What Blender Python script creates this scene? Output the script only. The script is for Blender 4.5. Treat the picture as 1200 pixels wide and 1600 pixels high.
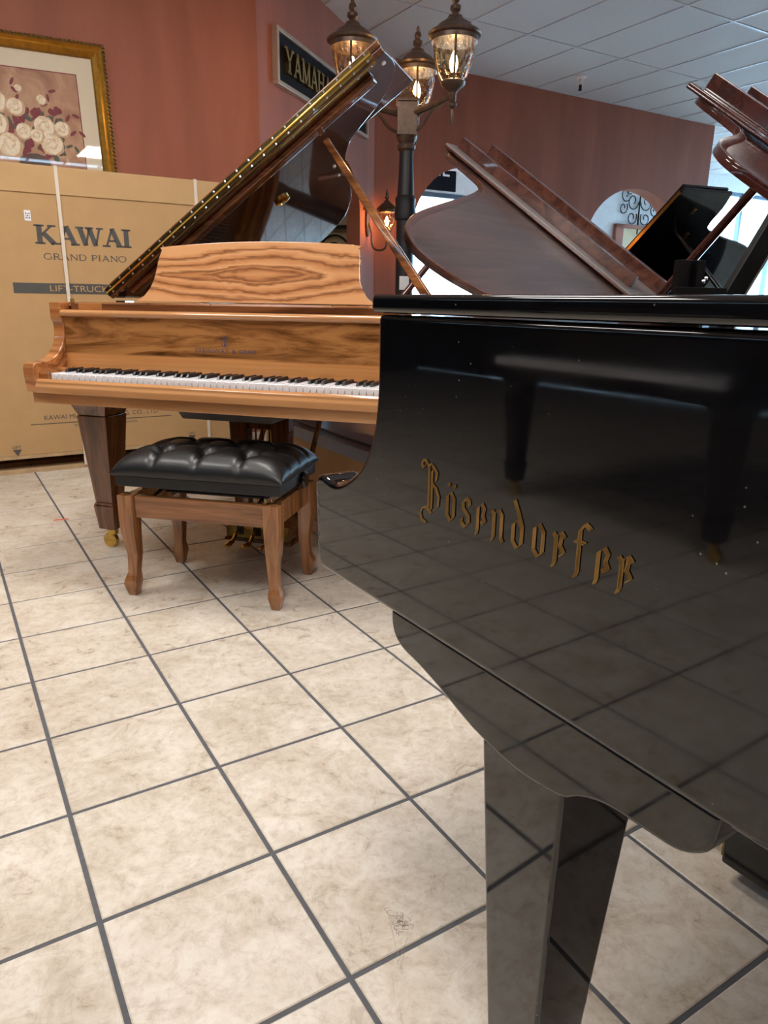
import bpy, bmesh, math, random
from mathutils import Vector, Matrix
for o in list(bpy.data.objects): bpy.data.objects.remove(o, do_unlink=True)
SC = bpy.context.scene
COL = SC.collection
R = math.radians
random.seed(7)

# ------------------------------------------------------------------ camera
F_PX, PITCH, ROLL, CAM_H = 1128.6, 0.28482, 0.01345, 0.997
cam_d = bpy.data.cameras.new('camera')
cam = bpy.data.objects.new('camera', cam_d)
COL.objects.link(cam)
fw = Vector((0, math.cos(PITCH), -math.sin(PITCH)))
rt0 = Vector((1, 0, 0)); up0 = Vector((0, math.sin(PITCH), math.cos(PITCH)))
rt = rt0 * math.cos(ROLL) + up0 * math.sin(ROLL)
up = up0 * math.cos(ROLL) - rt0 * math.sin(ROLL)
cam.matrix_world = Matrix(((rt.x, up.x, -fw.x, 0), (rt.y, up.y, -fw.y, 0), (rt.z, up.z, -fw.z, CAM_H), (0, 0, 0, 1)))
cam_d.sensor_fit = 'VERTICAL'; cam_d.sensor_height = 36.0
cam_d.lens = F_PX * 36.0 / 1600.0
cam_d.clip_start = 0.02; cam_d.clip_end = 200
SC.camera = cam

# ------------------------------------------------------------------ world and exposure
SKY_STRENGTH = 11.0
FILL_PANEL = 18.0
SC.view_settings.view_transform = 'Standard'
SC.view_settings.look = 'None'
SC.view_settings.gamma = 1.0
SC.view_settings.exposure = 0.62
SC.view_settings.use_curve_mapping = False
wd = bpy.data.worlds.new('sky'); SC.world = wd; wd.use_nodes = True
bg = wd.node_tree.nodes['Background']
bg.inputs['Color'].default_value = (0.52, 0.77, 1.0, 1); bg.inputs['Strength'].default_value = SKY_STRENGTH

# ------------------------------------------------------------------ room frame: a along the walls, b towards them
RHO = R(31.59)
EX = Vector((math.cos(RHO), math.sin(RHO), 0)); EY = Vector((-math.sin(RHO), math.cos(RHO), 0))
def W(a, b, z=0.0): return EX * a + EY * b + Vector((0, 0, z))
ZC = 3.3            # ceiling
T, TR = 0.3083, 0.3083 * 0.9843   # floor tile pitch
TO = Vector((-1.417, 2.51))       # one tile corner on the floor

def pixel_of(p):
    d = Vector(p) - Vector((0, 0, CAM_H)); z = d.dot(fw)
    if z < 0.05: return None
    return 600 + F_PX * d.dot(rt) / z, 800 - F_PX * d.dot(up) / z

# ------------------------------------------------------------------ materials
def new_mat(name):
    m = bpy.data.materials.new(name); m.use_nodes = True
    nt = m.node_tree; b = nt.nodes['Principled BSDF']
    return m, nt, b
def lin(c):
    return tuple(((x / 255.0) / 12.92 if x <= 10 else (((x / 255.0) + 0.055) / 1.055) ** 2.4) for x in c)
def ramp(nt, stops, src=None, interp='LINEAR'):
    r = nt.nodes.new('ShaderNodeValToRGB'); cr = r.color_ramp; cr.interpolation = interp
    while len(cr.elements) < len(stops): cr.elements.new(0.5)
    for e, (p, c) in zip(cr.elements, stops):
        e.position = p; e.color = (*c[:3], 1) if not isinstance(c, float) else (c, c, c, 1)
    if src is not None: nt.links.new(src, r.inputs['Fac'])
    return r
def math_n(nt, op, a, b=None, c=None):
    n = nt.nodes.new('ShaderNodeMath'); n.operation = op
    for i, v in enumerate((a, b, c)):
        if v is None: continue
        if isinstance(v, (int, float)): n.inputs[i].default_value = v
        else: nt.links.new(v, n.inputs[i])
    return n.outputs[0]
def noise(nt, vec, scale, detail=4, rough=0.55, dist=0.0):
    n = nt.nodes.new('ShaderNodeTexNoise'); n.inputs['Scale'].default_value = scale
    n.inputs['Detail'].default_value = detail; n.inputs['Roughness'].default_value = rough
    n.inputs['Distortion'].default_value = dist
    if vec is not None: nt.links.new(vec, n.inputs['Vector'])
    return n.outputs['Fac']
def coords(nt, scale=(1, 1, 1), kind='Object', rot=(0, 0, 0)):
    tc = nt.nodes.new('ShaderNodeTexCoord'); mp = nt.nodes.new('ShaderNodeMapping')
    mp.inputs['Scale'].default_value = scale; mp.inputs['Rotation'].default_value = rot
    nt.links.new(tc.outputs[kind], mp.inputs['Vector'])
    return mp.outputs['Vector']
def mixc(nt, fac, a, b, mode='MIX'):
    n = nt.nodes.new('ShaderNodeMix'); n.data_type = 'RGBA'; n.blend_type = mode
    for idx, v in ((0, fac), (6, a), (7, b)):
        if isinstance(v, (int, float)): n.inputs[idx].default_value = v
        elif isinstance(v, tuple): n.inputs[idx].default_value = (*v[:3], 1)
        else: nt.links.new(v, n.inputs[idx])
    return n.outputs[2]
def bump(nt, b, h, strength=0.2, dist=0.002):
    n = nt.nodes.new('ShaderNodeBump'); n.inputs['Strength'].default_value = strength
    n.inputs['Distance'].default_value = dist
    nt.links.new(h, n.inputs['Height']); nt.links.new(n.outputs['Normal'], b.inputs['Normal'])

def plain(name, col, rough=0.5, metal=0.0, coat=0.0, var=0.06, scale=14.0, bmp=0.0, ior=1.5, srgb=True):
    m, nt, b = new_mat(name)
    c = lin(col) if srgb else col
    n = noise(nt, coords(nt), scale, 3)
    r = ramp(nt, [(0.25, tuple(x * (1 - var) for x in c)), (0.75, tuple(min(1, x * (1 + var)) for x in c))], n)
    nt.links.new(r.outputs['Color'], b.inputs['Base Color'])
    b.inputs['Roughness'].default_value = rough; b.inputs['Metallic'].default_value = metal
    b.inputs['Coat Weight'].default_value = coat; b.inputs['Coat Roughness'].default_value = 0.05
    b.inputs['IOR'].default_value = ior
    if bmp: bump(nt, b, noise(nt, coords(nt), scale * 6, 4), bmp)
    return m

def wood(name, dark, mid, light, axis=0, scale=1.0, rough=0.12, coat=0.6, streak=1.0, bias=0.0, seed=0.0):
    m, nt, b = new_mat(name)
    s = [11.0 * scale] * 3; s[axis] = 0.8 * scale
    v = coords(nt, tuple(s))
    if seed:
        a = nt.nodes.new('ShaderNodeVectorMath'); a.operation = 'ADD'; a.inputs[1].default_value = (seed, seed * 1.7, seed * .6)
        nt.links.new(v, a.inputs[0]); v = a.outputs[0]
    n1 = noise(nt, v, 1.0, 5, 0.6, 1.2 * streak)
    s2 = [90.0 * scale] * 3; s2[axis] = 3.0 * scale
    n2 = noise(nt, coords(nt, tuple(s2)), 1.0, 3, 0.6, 0.4)
    fac = math_n(nt, 'ADD', math_n(nt, 'MULTIPLY', n1, 0.82), math_n(nt, 'MULTIPLY', n2, 0.18))
    r = ramp(nt, [(0.34 + bias, lin(dark)), (0.47 + bias, lin(mid)), (0.60 + bias, lin(light))], fac)
    nt.links.new(r.outputs['Color'], b.inputs['Base Color'])
    b.inputs['Roughness'].default_value = rough
    b.inputs['Coat Weight'].default_value = coat; b.inputs['Coat Roughness'].default_value = 0.03 if rough < .3 else .24
    return m

def emit(name, col, strength):
    m, nt, b = new_mat(name)
    nt.nodes.remove(b)
    e = nt.nodes.new('ShaderNodeEmission'); e.inputs['Color'].default_value = (*col, 1); e.inputs['Strength'].default_value = strength
    nt.links.new(e.outputs[0], nt.nodes['Material Output'].inputs['Surface'])
    return m

def clear_glass(name, tint=(1, 1, 1), refl=0.12, wavy=0.0, rough=0.02):
    m, nt, b = new_mat(name); nt.nodes.remove(b)
    t = nt.nodes.new('ShaderNodeBsdfTransparent'); t.inputs['Color'].default_value = (*tint, 1)
    g = nt.nodes.new('ShaderNodeBsdfGlossy'); g.inputs['Roughness'].default_value = rough
    fr = nt.nodes.new('ShaderNodeLayerWeight'); fr.inputs['Blend'].default_value = 0.5
    mx = nt.nodes.new('ShaderNodeMixShader')
    if wavy:
        bp = nt.nodes.new('ShaderNodeBump'); bp.inputs['Strength'].default_value = 1.0; bp.inputs['Distance'].default_value = wavy
        nt.links.new(noise(nt, coords(nt, (38, 38, 16)), 1.0, 2), bp.inputs['Height'])
        nt.links.new(bp.outputs['Normal'], g.inputs['Normal']); nt.links.new(bp.outputs['Normal'], fr.inputs['Normal'])
        n = noise(nt, coords(nt, (46, 46, 20)), 1.0, 3)
        rr = ramp(nt, [(0.38, tuple(x * 0.42 for x in tint)), (0.56, tint)], n)
        nt.links.new(rr.outputs['Color'], t.inputs['Color'])
    sch = math_n(nt, 'POWER', fr.outputs['Facing'], 5.0)
    nt.links.new(math_n(nt, 'MINIMUM', math_n(nt, 'ADD', math_n(nt, 'MULTIPLY', sch, 0.9), refl * .6), 1.0), mx.inputs[0])
    nt.links.new(t.outputs[0], mx.inputs[1]); nt.links.new(g.outputs[0], mx.inputs[2])
    nt.links.new(mx.outputs[0], nt.nodes['Material Output'].inputs['Surface'])
    return m

MT = {}
# floor tile: mottled cream stone, each tile shifted by its own random number
def tile_mat():
    m, nt, b = new_mat('stone_tile')
    oi = nt.nodes.new('ShaderNodeObjectInfo')
    tc = nt.nodes.new('ShaderNodeTexCoord')
    geo = nt.nodes.new('ShaderNodeNewGeometry')
    ad = nt.nodes.new('ShaderNodeVectorMath'); ad.operation = 'ADD'
    cx = nt.nodes.new('ShaderNodeCombineXYZ')
    nt.links.new(math_n(nt, 'MULTIPLY', oi.outputs['Random'], 37.0), cx.inputs[2])
    nt.links.new(geo.outputs['Position'], ad.inputs[0]); nt.links.new(cx.outputs[0], ad.inputs[1])
    v = ad.outputs[0]
    n1 = noise(nt, v, 5.0, 6, 0.62, 0.7)
    n2 = noise(nt, v, 15.0, 7, 0.72, 0.9)
    n3 = noise(nt, v, 48.0, 6, 0.75, 0.3)
    base = ramp(nt, [(0.30, lin((186, 172, 154))), (0.46, lin((208, 197, 181))), (0.62, lin((225, 216, 204)))], n1)
    vein = ramp(nt, [(0.33, lin((166, 144, 122))), (0.44, lin((205, 192, 174))), (0.60, lin((232, 225, 214)))], n2)
    c = mixc(nt, 0.42, base.outputs['Color'], vein.outputs['Color'])
    fine = ramp(nt, [(0.36, (0.74, 0.69, 0.63)), (0.50, (0.97, 0.96, 0.95)), (0.62, (1.0, 1.0, 1.0))], n3)
    c = mixc(nt, 0.62, c, fine.outputs['Color'], 'MULTIPLY')
    # hairline scratches: thin ridges of a distorted noise
    n4 = noise(nt, v, 2.6, 2, 0.4, 3.0)
    ridge = math_n(nt, 'ABSOLUTE', math_n(nt, 'SUBTRACT', n4, 0.5))
    sc = ramp(nt, [(0.0, lin((150, 125, 102))), (0.006, lin((255, 255, 255)))], ridge)
    c = mixc(nt, 0.13, c, sc.outputs['Color'], 'MULTIPLY')
    nt.links.new(c, b.inputs['Base Color'])
    rr = ramp(nt, [(0.3, 0.24), (0.7, 0.42)], n2)
    nt.links.new(rr.outputs['Color'], b.inputs['Roughness'])
    bump(nt, b, math_n(nt, 'ADD', n2, math_n(nt, 'MULTIPLY', n3, 0.5)), 0.35, 0.0015)
    return m
MT['tile'] = tile_mat()
MT['grout'] = plain('grey_grout', (92, 92, 96), 0.9, var=0.12, scale=60)

def wall_mat(name, c1, c2, c3):
    m, nt, b = new_mat(name)
    v = coords(nt, (2.2, 2.2, 0.35))
    n1 = noise(nt, v, 1.3, 5, 0.6, 0.5)
    n2 = noise(nt, coords(nt), 90.0, 2)
    r = ramp(nt, [(0.32, lin(c1)), (0.5, lin(c2)), (0.68, lin(c3))], n1)
    nt.links.new(r.outputs['Color'], b.inputs['Base Color'])
    b.inputs['Roughness'].default_value = 0.62
    bump(nt, b, n2, 0.12, 0.001)
    return m
MT['wall'] = wall_mat('terracotta_paint', (150, 87, 66), (160, 94, 71), (170, 102, 78))
MT['dark_wall'] = plain('unlit_shade_dark', (44, 42, 48), 0.8)  # dark tone puts unlit shade into the colour of the unseen walls
MT['white_wall'] = plain('white_paint', (228, 230, 232), 0.7, bmp=0.05)
MT['cream_wall'] = plain('cream_paint', (222, 206, 168), 0.7)
MT['ceil'] = plain('ceiling_board', (214, 210, 212), 0.72, var=0.05, scale=70, bmp=0.25)
MT['tbar'] = plain('ceiling_grid_metal', (205, 205, 212), 0.35)
MT['alu'] = plain('window_frame_metal', (96, 112, 128), 0.4, 0.6)
MT['concrete'] = plain('pavement', (176, 178, 180), 0.9, var=0.15, scale=3)
MT['pane'] = clear_glass('window_glass', (0.93, 0.98, 1.0), 0.06)
MT['card'] = plain('cardboard', (190, 153, 106), 0.82, var=0.05, scale=9, bmp=0.08)
MT['card2'] = plain('cardboard_flap', (196, 160, 113), 0.82, var=0.05, scale=7, bmp=0.08)
MT['ink'] = plain('grey_print_ink', (84, 82, 80), 0.8)
MT['strap'] = plain('plastic_strap', (226, 214, 198), 0.35, var=0.03)
MT['pallet'] = plain('pale_pallet_wood', (188, 158, 120), 0.85, var=0.15, scale=18)
MT['white_paper'] = plain('white_paper', (238, 238, 240), 0.6)
MT['blue_ink'] = plain('blue_print', (60, 66, 90), 0.7)
MT['gold_frame'] = plain('gilt_frame', (178, 132, 50), 0.32, 0.75, var=0.25, scale=30)
MT['old_gold'] = plain('aged_gilt', (128, 104, 66), 0.42, 0.6, var=0.4, scale=90)
MT['mat_board'] = plain('cream_mat_board', (226, 216, 192), 0.8, var=0.02)
MT['brass'] = plain('polished_brass', (214, 178, 98), 0.16, 1.0, var=0.08)
MT['brass_dark'] = plain('aged_brass', (150, 122, 68), 0.26, 1.0, var=0.15)
MT['chrome'] = plain('steel', (190, 190, 195), 0.2, 1.0)
MT['iron'] = plain('black_iron', (30, 29, 30), 0.45, 0.3)
MT['bronze'] = plain('bronze_lamp_metal', (98, 80, 68), 0.38, 0.55, var=0.3, scale=26)
MT['post'] = plain('dark_post_paint', (42, 40, 43), 0.4, 0.3, var=0.2)
MT['seed_glass'] = clear_glass('amber_seeded_glass', (1.0, 0.90, 0.72), 0.14, wavy=0.02)
MT['bulb'] = emit('glowing_bulb', (1.0, 0.64, 0.28), 80.0)
MT['sconce_bulb'] = emit('glowing_sconce_bulb', (1.0, 0.50, 0.16), 210.0)
MT['fill_panel'] = emit('fill_lamp_diffuser', (1.0, 0.955, 0.90), FILL_PANEL)
MT['white_key'] = plain('white_key_plastic', (240, 240, 244), 0.18, var=0.01, coat=0.3)
MT['black_key'] = plain('black_key_wood', (22, 22, 25), 0.3, var=0.1)
MT['felt'] = plain('red_felt', (90, 20, 24), 0.9)
MT['grey_plastic'] = plain('grey_plastic', (104, 100, 96), 0.5)
MT['plate'] = plain('bronze_iron_plate', (96, 78, 50), 0.3, 0.7, var=0.1)
MT['strings'] = plain('steel_strings', (150, 148, 150), 0.3, 1.0)
# Walnut of the bright piano and its bench
MT['w_light'] = wood('honey_sapwood', (168, 116, 70), (186, 132, 84), (197, 145, 97), 0, 0.7, 0.10, 0.7)
MT['w_mid'] = wood('figured_walnut', (84, 50, 27), (150, 94, 52), (194, 130, 76), 0, 0.9, 0.10, 0.7, 1.6)
MT['w_arm'] = wood('figured_walnut_upright', (112, 66, 36), (160, 100, 56), (194, 130, 78), 0, 1.2, 0.08, 0.8, 1.6, seed=3)
MT['w_dark'] = wood('dark_walnut', (62, 35, 20), (102, 61, 34), (136, 86, 50), 0, 0.9, 0.10, 0.7, 1.2)
MT['w_leg'] = wood('walnut_leg', (66, 38, 21), (100, 61, 35), (132, 84, 50), 2, 1.3, 0.12, 0.6, 1.2)
MT['w_bench'] = wood('walnut_bench_rail', (80, 48, 27), (126, 80, 47), (152, 102, 63), 0, 1.5, 0.18, 0.5, 1.4, seed=5)
MT['w_bench_leg'] = wood('walnut_bench_leg', (88, 53, 29), (138, 89, 52), (164, 112, 70), 2, 1.6, 0.18, 0.5, 1.2, seed=8)
MT['glare_under'] = plain('window_glare_underside', (150, 142, 142), 0.35, var=0.05)  # pale grey paints window glare onto the brown piano's folded flap
MT['w_lid'] = wood('lid_underside_walnut', (44, 23, 14), (74, 41, 24), (100, 58, 34), 1, 0.7, 0.06, 1.0, 1.2)
MT['mahogany'] = wood('satin_mahogany', (66, 45, 39), (80, 56, 49), (92, 66, 58), 1, 1.3, 0.42, 0.9, 0.8)
MT['mahogany_edge'] = wood('polished_mahogany_edge', (70, 40, 31), (92, 55, 43), (112, 68, 54), 1, 1.0, 0.25, 0.4)
MT['red_mahogany'] = wood('red_gloss_mahogany', (46, 21, 17), (62, 29, 24), (76, 37, 30), 1, 1.0, 0.10, 0.6)

def black_gloss():
    m, nt, b = new_mat('black_polyester')
    v = coords(nt)
    sm = noise(nt, coords(nt, (3, 3, 14)), 1.6, 4, 0.6, 0.8)
    rr = ramp(nt, [(0.45, 0.035), (0.75, 0.10)], sm)
    nt.links.new(rr.outputs['Color'], b.inputs['Roughness'])
    vo = nt.nodes.new('ShaderNodeTexVoronoi'); vo.inputs['Scale'].default_value = 85.0
    nt.links.new(v, vo.inputs['Vector'])
    gate = noise(nt, v, 7.0, 2)
    spot = math_n(nt, 'LESS_THAN', vo.outputs['Distance'], 0.075)
    keep = math_n(nt, 'GREATER_THAN', vo.outputs['Color'], 0.62)
    dust = math_n(nt, 'MULTIPLY', math_n(nt, 'MULTIPLY', spot, keep), ramp(nt, [(0.45, 0.0), (0.65, 1.0)], gate).outputs['Color'])
    c = mixc(nt, math_n(nt, 'MULTIPLY', dust, 0.55), (0.0035, 0.0035, 0.0045), (0.35, 0.33, 0.30))
    nt.links.new(c, b.inputs['Base Color'])
    b.inputs['IOR'].default_value = 1.52
    b.inputs['Coat Weight'].default_value = 0.25; b.inputs['Coat Roughness'].default_value = 0.03
    return m
MT['black'] = black_gloss()
MT['black_plain'] = plain('plain_black_lacquer', (12, 12, 15), 0.12, coat=0.4)
MT['worn_edge'] = plain('worn_lacquer_edge', (92, 90, 90), 0.4)
MT['gold_leaf'] = plain('gold_leaf_letter', (150, 112, 52), 0.42, 0.3, var=0.15, scale=40)
MT['matte_black'] = plain('matte_black_paint', (8, 8, 9), 0.45)
MT['matte_black'].node_tree.nodes['Principled BSDF'].inputs['Specular IOR Level'].default_value = 0.15
MT['orange_tape'] = plain('orange_tape', (214, 110, 84), 0.6)
MT['scuff'] = plain('dark_scuff', (146, 134, 122), 0.7)
MT['leather'] = plain('black_leather', (18, 18, 20), 0.42, coat=0.08, var=0.2, scale=40, bmp=0.25)
MT['vinyl'] = plain('black_vinyl_base', (24, 24, 26), 0.5)
MT['blue_tray'] = plain('blue_grey_cover', (112, 124, 152), 0.35, 0.1, var=0.1)
MT['black_board'] = plain('black_sign_board', (22, 20, 26), 0.6)
MT['black_board'].node_tree.nodes['Principled BSDF'].inputs['Specular IOR Level'].default_value = 0.08
MT['sign_frame'] = plain('champagne_metal_frame', (190, 170, 150), 0.35, 0.7)

# figured music desk: pointed ovals of dark grain around the middle, as a matched veneer
def desk_mat():
    m, nt, b = new_mat('matched_veneer')
    tc = nt.nodes.new('ShaderNodeTexCoord'); sp = nt.nodes.new('ShaderNodeSeparateXYZ')
    nt.links.new(tc.outputs['Object'], sp.inputs[0])
    w1 = noise(nt, coords(nt, (4, 4, 9)), 1.0, 4, 0.55, 0.6)
    X = math_n(nt, 'MULTIPLY', math_n(nt, 'SUBTRACT', sp.outputs[0], 0.62), 2.35)
    Z = math_n(nt, 'ABSOLUTE', math_n(nt, 'MULTIPLY', math_n(nt, 'SUBTRACT', sp.outputs[2], 1.082), 10.0))
    X2 = math_n(nt, 'POWER', math_n(nt, 'ABSOLUTE', X), 1.35)
    f = math_n(nt, 'ADD', math_n(nt, 'MULTIPLY', Z, 1.0), math_n(nt, 'MULTIPLY', X2, 0.44))
    f = math_n(nt, 'ADD', f, math_n(nt, 'MULTIPLY', math_n(nt, 'SUBTRACT', w1, 0.5), 0.6))
    n2 = noise(nt, coords(nt, (3, 3, 90)), 1.0, 3, 0.6)
    f2 = math_n(nt, 'ADD', f, math_n(nt, 'MULTIPLY', n2, 0.22))
    L, M, D = lin((206, 152, 104)), lin((184, 126, 80)), lin((124, 78, 45))
    r = ramp(nt, [(0.0, L), (0.13, M), (0.2, D), (0.25, M), (0.30, D), (0.36, L), (0.47, M), (0.53, D), (0.57, M), (0.66, L), (0.74, D), (0.78, M), (0.86, L), (1.0, L)],
             math_n(nt, 'MULTIPLY', f2, 0.72))
    nt.links.new(r.outputs['Color'], b.inputs['Base Color'])
    b.inputs['Roughness'].default_value = 0.10; b.inputs['Coat Weight'].default_value = 0.7; b.inputs['Coat Roughness'].default_value = 0.03
    return m
MT['desk'] = desk_mat()
def fall_mat():
    m, nt, b = new_mat('fallboard_veneer')
    tc = nt.nodes.new('ShaderNodeTexCoord'); sp = nt.nodes.new('ShaderNodeSeparateXYZ')
    nt.links.new(tc.outputs['Object'], sp.inputs[0])
    w = noise(nt, coords(nt, (2.2, 4, 14)), 1.0, 5, 0.65, 1.6)
    fine = noise(nt, coords(nt, (2.5, 60, 90)), 1.0, 3)
    z = math_n(nt, 'DIVIDE', math_n(nt, 'SUBTRACT', sp.outputs[2], 0.75), 0.175)
    z = math_n(nt, 'ADD', z, math_n(nt, 'MULTIPLY', math_n(nt, 'SUBTRACT', noise(nt, coords(nt, (2.0, 1, 1)), 1.0, 2), 0.5), 0.12))
    heart = ramp(nt, [(0.34, lin((80, 47, 22))), (0.46, lin((136, 88, 46))), (0.58, lin((178, 122, 70)))],
                 math_n(nt, 'ADD', math_n(nt, 'MULTIPLY', w, 0.8), math_n(nt, 'MULTIPLY', fine, 0.2)))
    sap = ramp(nt, [(0.3, lin((196, 132, 76))), (0.7, lin((212, 150, 92)))], fine)
    fac = ramp(nt, [(0.24, 0.0), (0.275, 1.0)], z)
    c = mixc(nt, fac.outputs['Color'], sap.outputs['Color'], heart.outputs['Color'])
    nt.links.new(c, b.inputs['Base Color'])
    b.inputs['Roughness'].default_value = 0.08; b.inputs['Coat Weight'].default_value = 0.8; b.inputs['Coat Roughness'].default_value = 0.03
    return m
MT['fall'] = fall_mat()

# ------------------------------------------------------------------ mesh helpers
class MB:
    def __init__(s): s.v = []; s.f = []
    def add(s, vs, fs):
        o = len(s.v); s.v += [tuple(p) for p in vs]; s.f += [tuple(i + o for i in f) for f in fs]; return s
    def box(s, x0, x1, y0, y1, z0, z1):
        return s.add([(x0, y0, z0), (x1, y0, z0), (x1, y1, z0), (x0, y1, z0), (x0, y0, z1), (x1, y0, z1), (x1, y1, z1), (x0, y1, z1)],
                     [(0, 3, 2, 1), (4, 5, 6, 7), (0, 1, 5, 4), (1, 2, 6, 5), (2, 3, 7, 6), (3, 0, 4, 7)])
    def prism(s, poly, h0, h1, axis='z'):
        n = len(poly)
        def P(p, h):
            return {'z': (p[0], p[1], h), 'y': (p[0], h, p[1]), 'x': (h, p[0], p[1])}[axis]
        vs = [P(p, h0) for p in poly] + [P(p, h1) for p in poly]
        return s.add(vs, [tuple(range(n - 1, -1, -1)), tuple(range(n, 2 * n))] + [(i, (i + 1) % n, n + (i + 1) % n, n + i) for i in range(n)])
    def frustum(s, c0, h0, c1, h1):   # two rectangles: centre and half sizes, z from c
        vs = []
        for c, h in ((c0, h0), (c1, h1)):
            for dx, dy in ((-1, -1), (1, -1), (1, 1), (-1, 1)): vs.append((c[0] + dx * h[0], c[1] + dy * h[1], c[2]))
        return s.add(vs, [(0, 3, 2, 1), (4, 5, 6, 7), (0, 1, 5, 4), (1, 2, 6, 5), (2, 3, 7, 6), (3, 0, 4, 7)])
    def loft(s, rings, cap=True):
        n = len(rings[0]); vs = [p for r in rings for p in r]; fs = []
        for k in range(len(rings) - 1):
            for i in range(n): fs.append((k * n + i, k * n + (i + 1) % n, (k + 1) * n + (i + 1) % n, (k + 1) * n + i))
        if cap: fs += [tuple(range(n - 1, -1, -1)), tuple(range((len(rings) - 1) * n, len(rings) * n))]
        return s.add(vs, fs)
    def lathe(s, prof, n=16, c=(0, 0, 0), sq=False, a0=0.0):
        rings = []
        for r, z in prof: rings.append([(c[0] + r * math.cos(a0 + 2 * math.pi * i / n), c[1] + r * math.sin(a0 + 2 * math.pi * i / n), c[2] + z) for i in range(n)])
        return s.loft(rings)
    def tube(s, pts, r, n=8):
        pts = [Vector(p) for p in pts]; rings = []
        for i, p in enumerate(pts):
            d = (pts[min(i + 1, len(pts) - 1)] - pts[max(i - 1, 0)]).normalized()
            a = Vector((0, 0, 1)) if abs(d.z) < 0.9 else Vector((1, 0, 0))
            x = d.cross(a).normalized(); y = x.cross(d).normalized()
            rr = r[i] if isinstance(r, (list, tuple)) else r
            rings.append([tuple(p + (x * math.cos(2 * math.pi * k / n) + y * math.sin(2 * math.pi * k / n)) * rr) for k in range(n)])
        return s.loft(rings)
    def build(s, name, mat, parent=None, bevel=0.0, smooth=None, seg=2, ang=35):
        me = bpy.data.meshes.new(name)
        bm = bmesh.new()
        bv = [bm.verts.new(p) for p in s.v]
        for f in s.f:
            try: bm.faces.new([bv[i] for i in f])
            except ValueError: pass
        bmesh.ops.recalc_face_normals(bm, faces=bm.faces)
        if bevel > 0:
            bm.normal_update()
            es = [e for e in bm.edges if len(e.link_faces) == 2 and e.calc_face_angle(0) > R(ang)]
            bmesh.ops.bevel(bm, geom=es, offset=bevel, segments=seg, profile=0.6, affect='EDGES', clamp_overlap=True)
        bm.to_mesh(me); bm.free()
        if bevel > 0 or smooth:
            me.shade_smooth(); me.set_sharp_from_angle(angle=R(smooth if isinstance(smooth, (int, float)) and smooth is not True else 40))
        me.materials.append(MT[mat] if isinstance(mat, str) else mat)
        o = bpy.data.objects.new(name, me); COL.objects.link(o)
        if bevel > 0:
            wn = o.modifiers.new('even_normals', 'WEIGHTED_NORMAL'); wn.weight = 100; wn.keep_sharp = True
        if parent is not None: o.parent = parent
        return o
def tag(o, label=None, cat=None, group=None, kind=None):
    if label: o['label'] = label
    if cat: o['category'] = cat
    if group: o['group'] = group
    if kind: o['kind'] = kind
    return o
def thing(name, label, cat, loc, rz=0.0, group=None):
    o = bpy.data.objects.new(name, None); COL.objects.link(o)
    o.empty_display_size = 0.1
    o.location = loc; o.rotation_euler = (0, 0, rz)
    return tag(o, label, cat, group)
def copy_tree(o, parent=None):
    c = o.copy(); COL.objects.link(c); c.parent = parent
    for ch in list(o.children): copy_tree(ch, c)
    return c
def room(o):
    o.rotation_euler = (0, 0, RHO); return o
def struct(name, mb, mat, label=None, **k):
    o = room(mb.build(name, mat, **k)); tag(o, label, kind='structure'); return o
def catmull(pts, n=6, closed=False):
    out = []; N = len(pts)
    rng = range(N) if closed else range(N - 1)
    for i in rng:
        p0, p1, p2, p3 = (pts[(i - 1) % N], pts[i], pts[(i + 1) % N], pts[(i + 2) % N]) if closed else (pts[max(i - 1, 0)], pts[i], pts[i + 1], pts[min(i + 2, N - 1)])
        for k in range(n):
            t = k / n
            out.append(tuple(0.5 * (2 * b + (c - a) * t + (2 * a - 5 * b + 4 * c - d) * t * t + (3 * b - a - 3 * c + d) * t ** 3) for a, b, c, d in zip(p0, p1, p2, p3)))
    if not closed: out.append(tuple(pts[-1]))
    return out
def arc(cx, cy, r, a0, a1, n=10, ry=None):
    ry = r if ry is None else ry
    return [(cx + r * math.cos(R(a0 + (a1 - a0) * i / n)), cy + ry * math.sin(R(a0 + (a1 - a0) * i / n))) for i in range(n + 1)]
def text_mesh(body, height, mat, name, parent, place, width=None, depth=0.0, spacing=1.0, align='LEFT'):
    """Letters from the built-in font as one flat or raised mesh; place(x, y, h) puts a letter point into local space."""
    cu = bpy.data.curves.new('letters', 'FONT'); cu.body = body; cu.size = 1.0; cu.space_character = spacing; cu.resolution_u = 3
    cu.extrude = 0.5 if depth else 0.0
    ob = bpy.data.objects.new('letters', cu); COL.objects.link(ob)
    dg = bpy.context.evaluated_depsgraph_get(); me = bpy.data.meshes.new_from_object(ob.evaluated_get(dg))
    bpy.data.objects.remove(ob); bpy.data.curves.remove(cu)
    xs = [v.co.x for v in me.vertices]; ys = [v.co.y for v in me.vertices]
    x0, x1, y0, y1 = min(xs), max(xs), min(ys), max(ys)
    cap = 0.69 if not depth else (y1 - y0)
    sy = height / (cap if body.upper() == body and ',' not in body else 0.69)
    sx = (width / (x1 - x0)) if width else sy
    off = {'LEFT': 0, 'CENTER': -(x1 - x0) / 2 * sx, 'RIGHT': -(x1 - x0) * sx}[align]
    for v in me.vertices: v.co = Vector(place((v.co.x - x0) * sx + off, v.co.y * sy, (v.co.z + 0.5) * depth if depth else 0.0))
    me.name = name; me.materials.clear(); me.materials.append(MT[mat])
    o = bpy.data.objects.new(name, me); COL.objects.link(o); o.parent = parent
    if len(body) > 1: o['kind'] = 'stuff'
    return o
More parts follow.
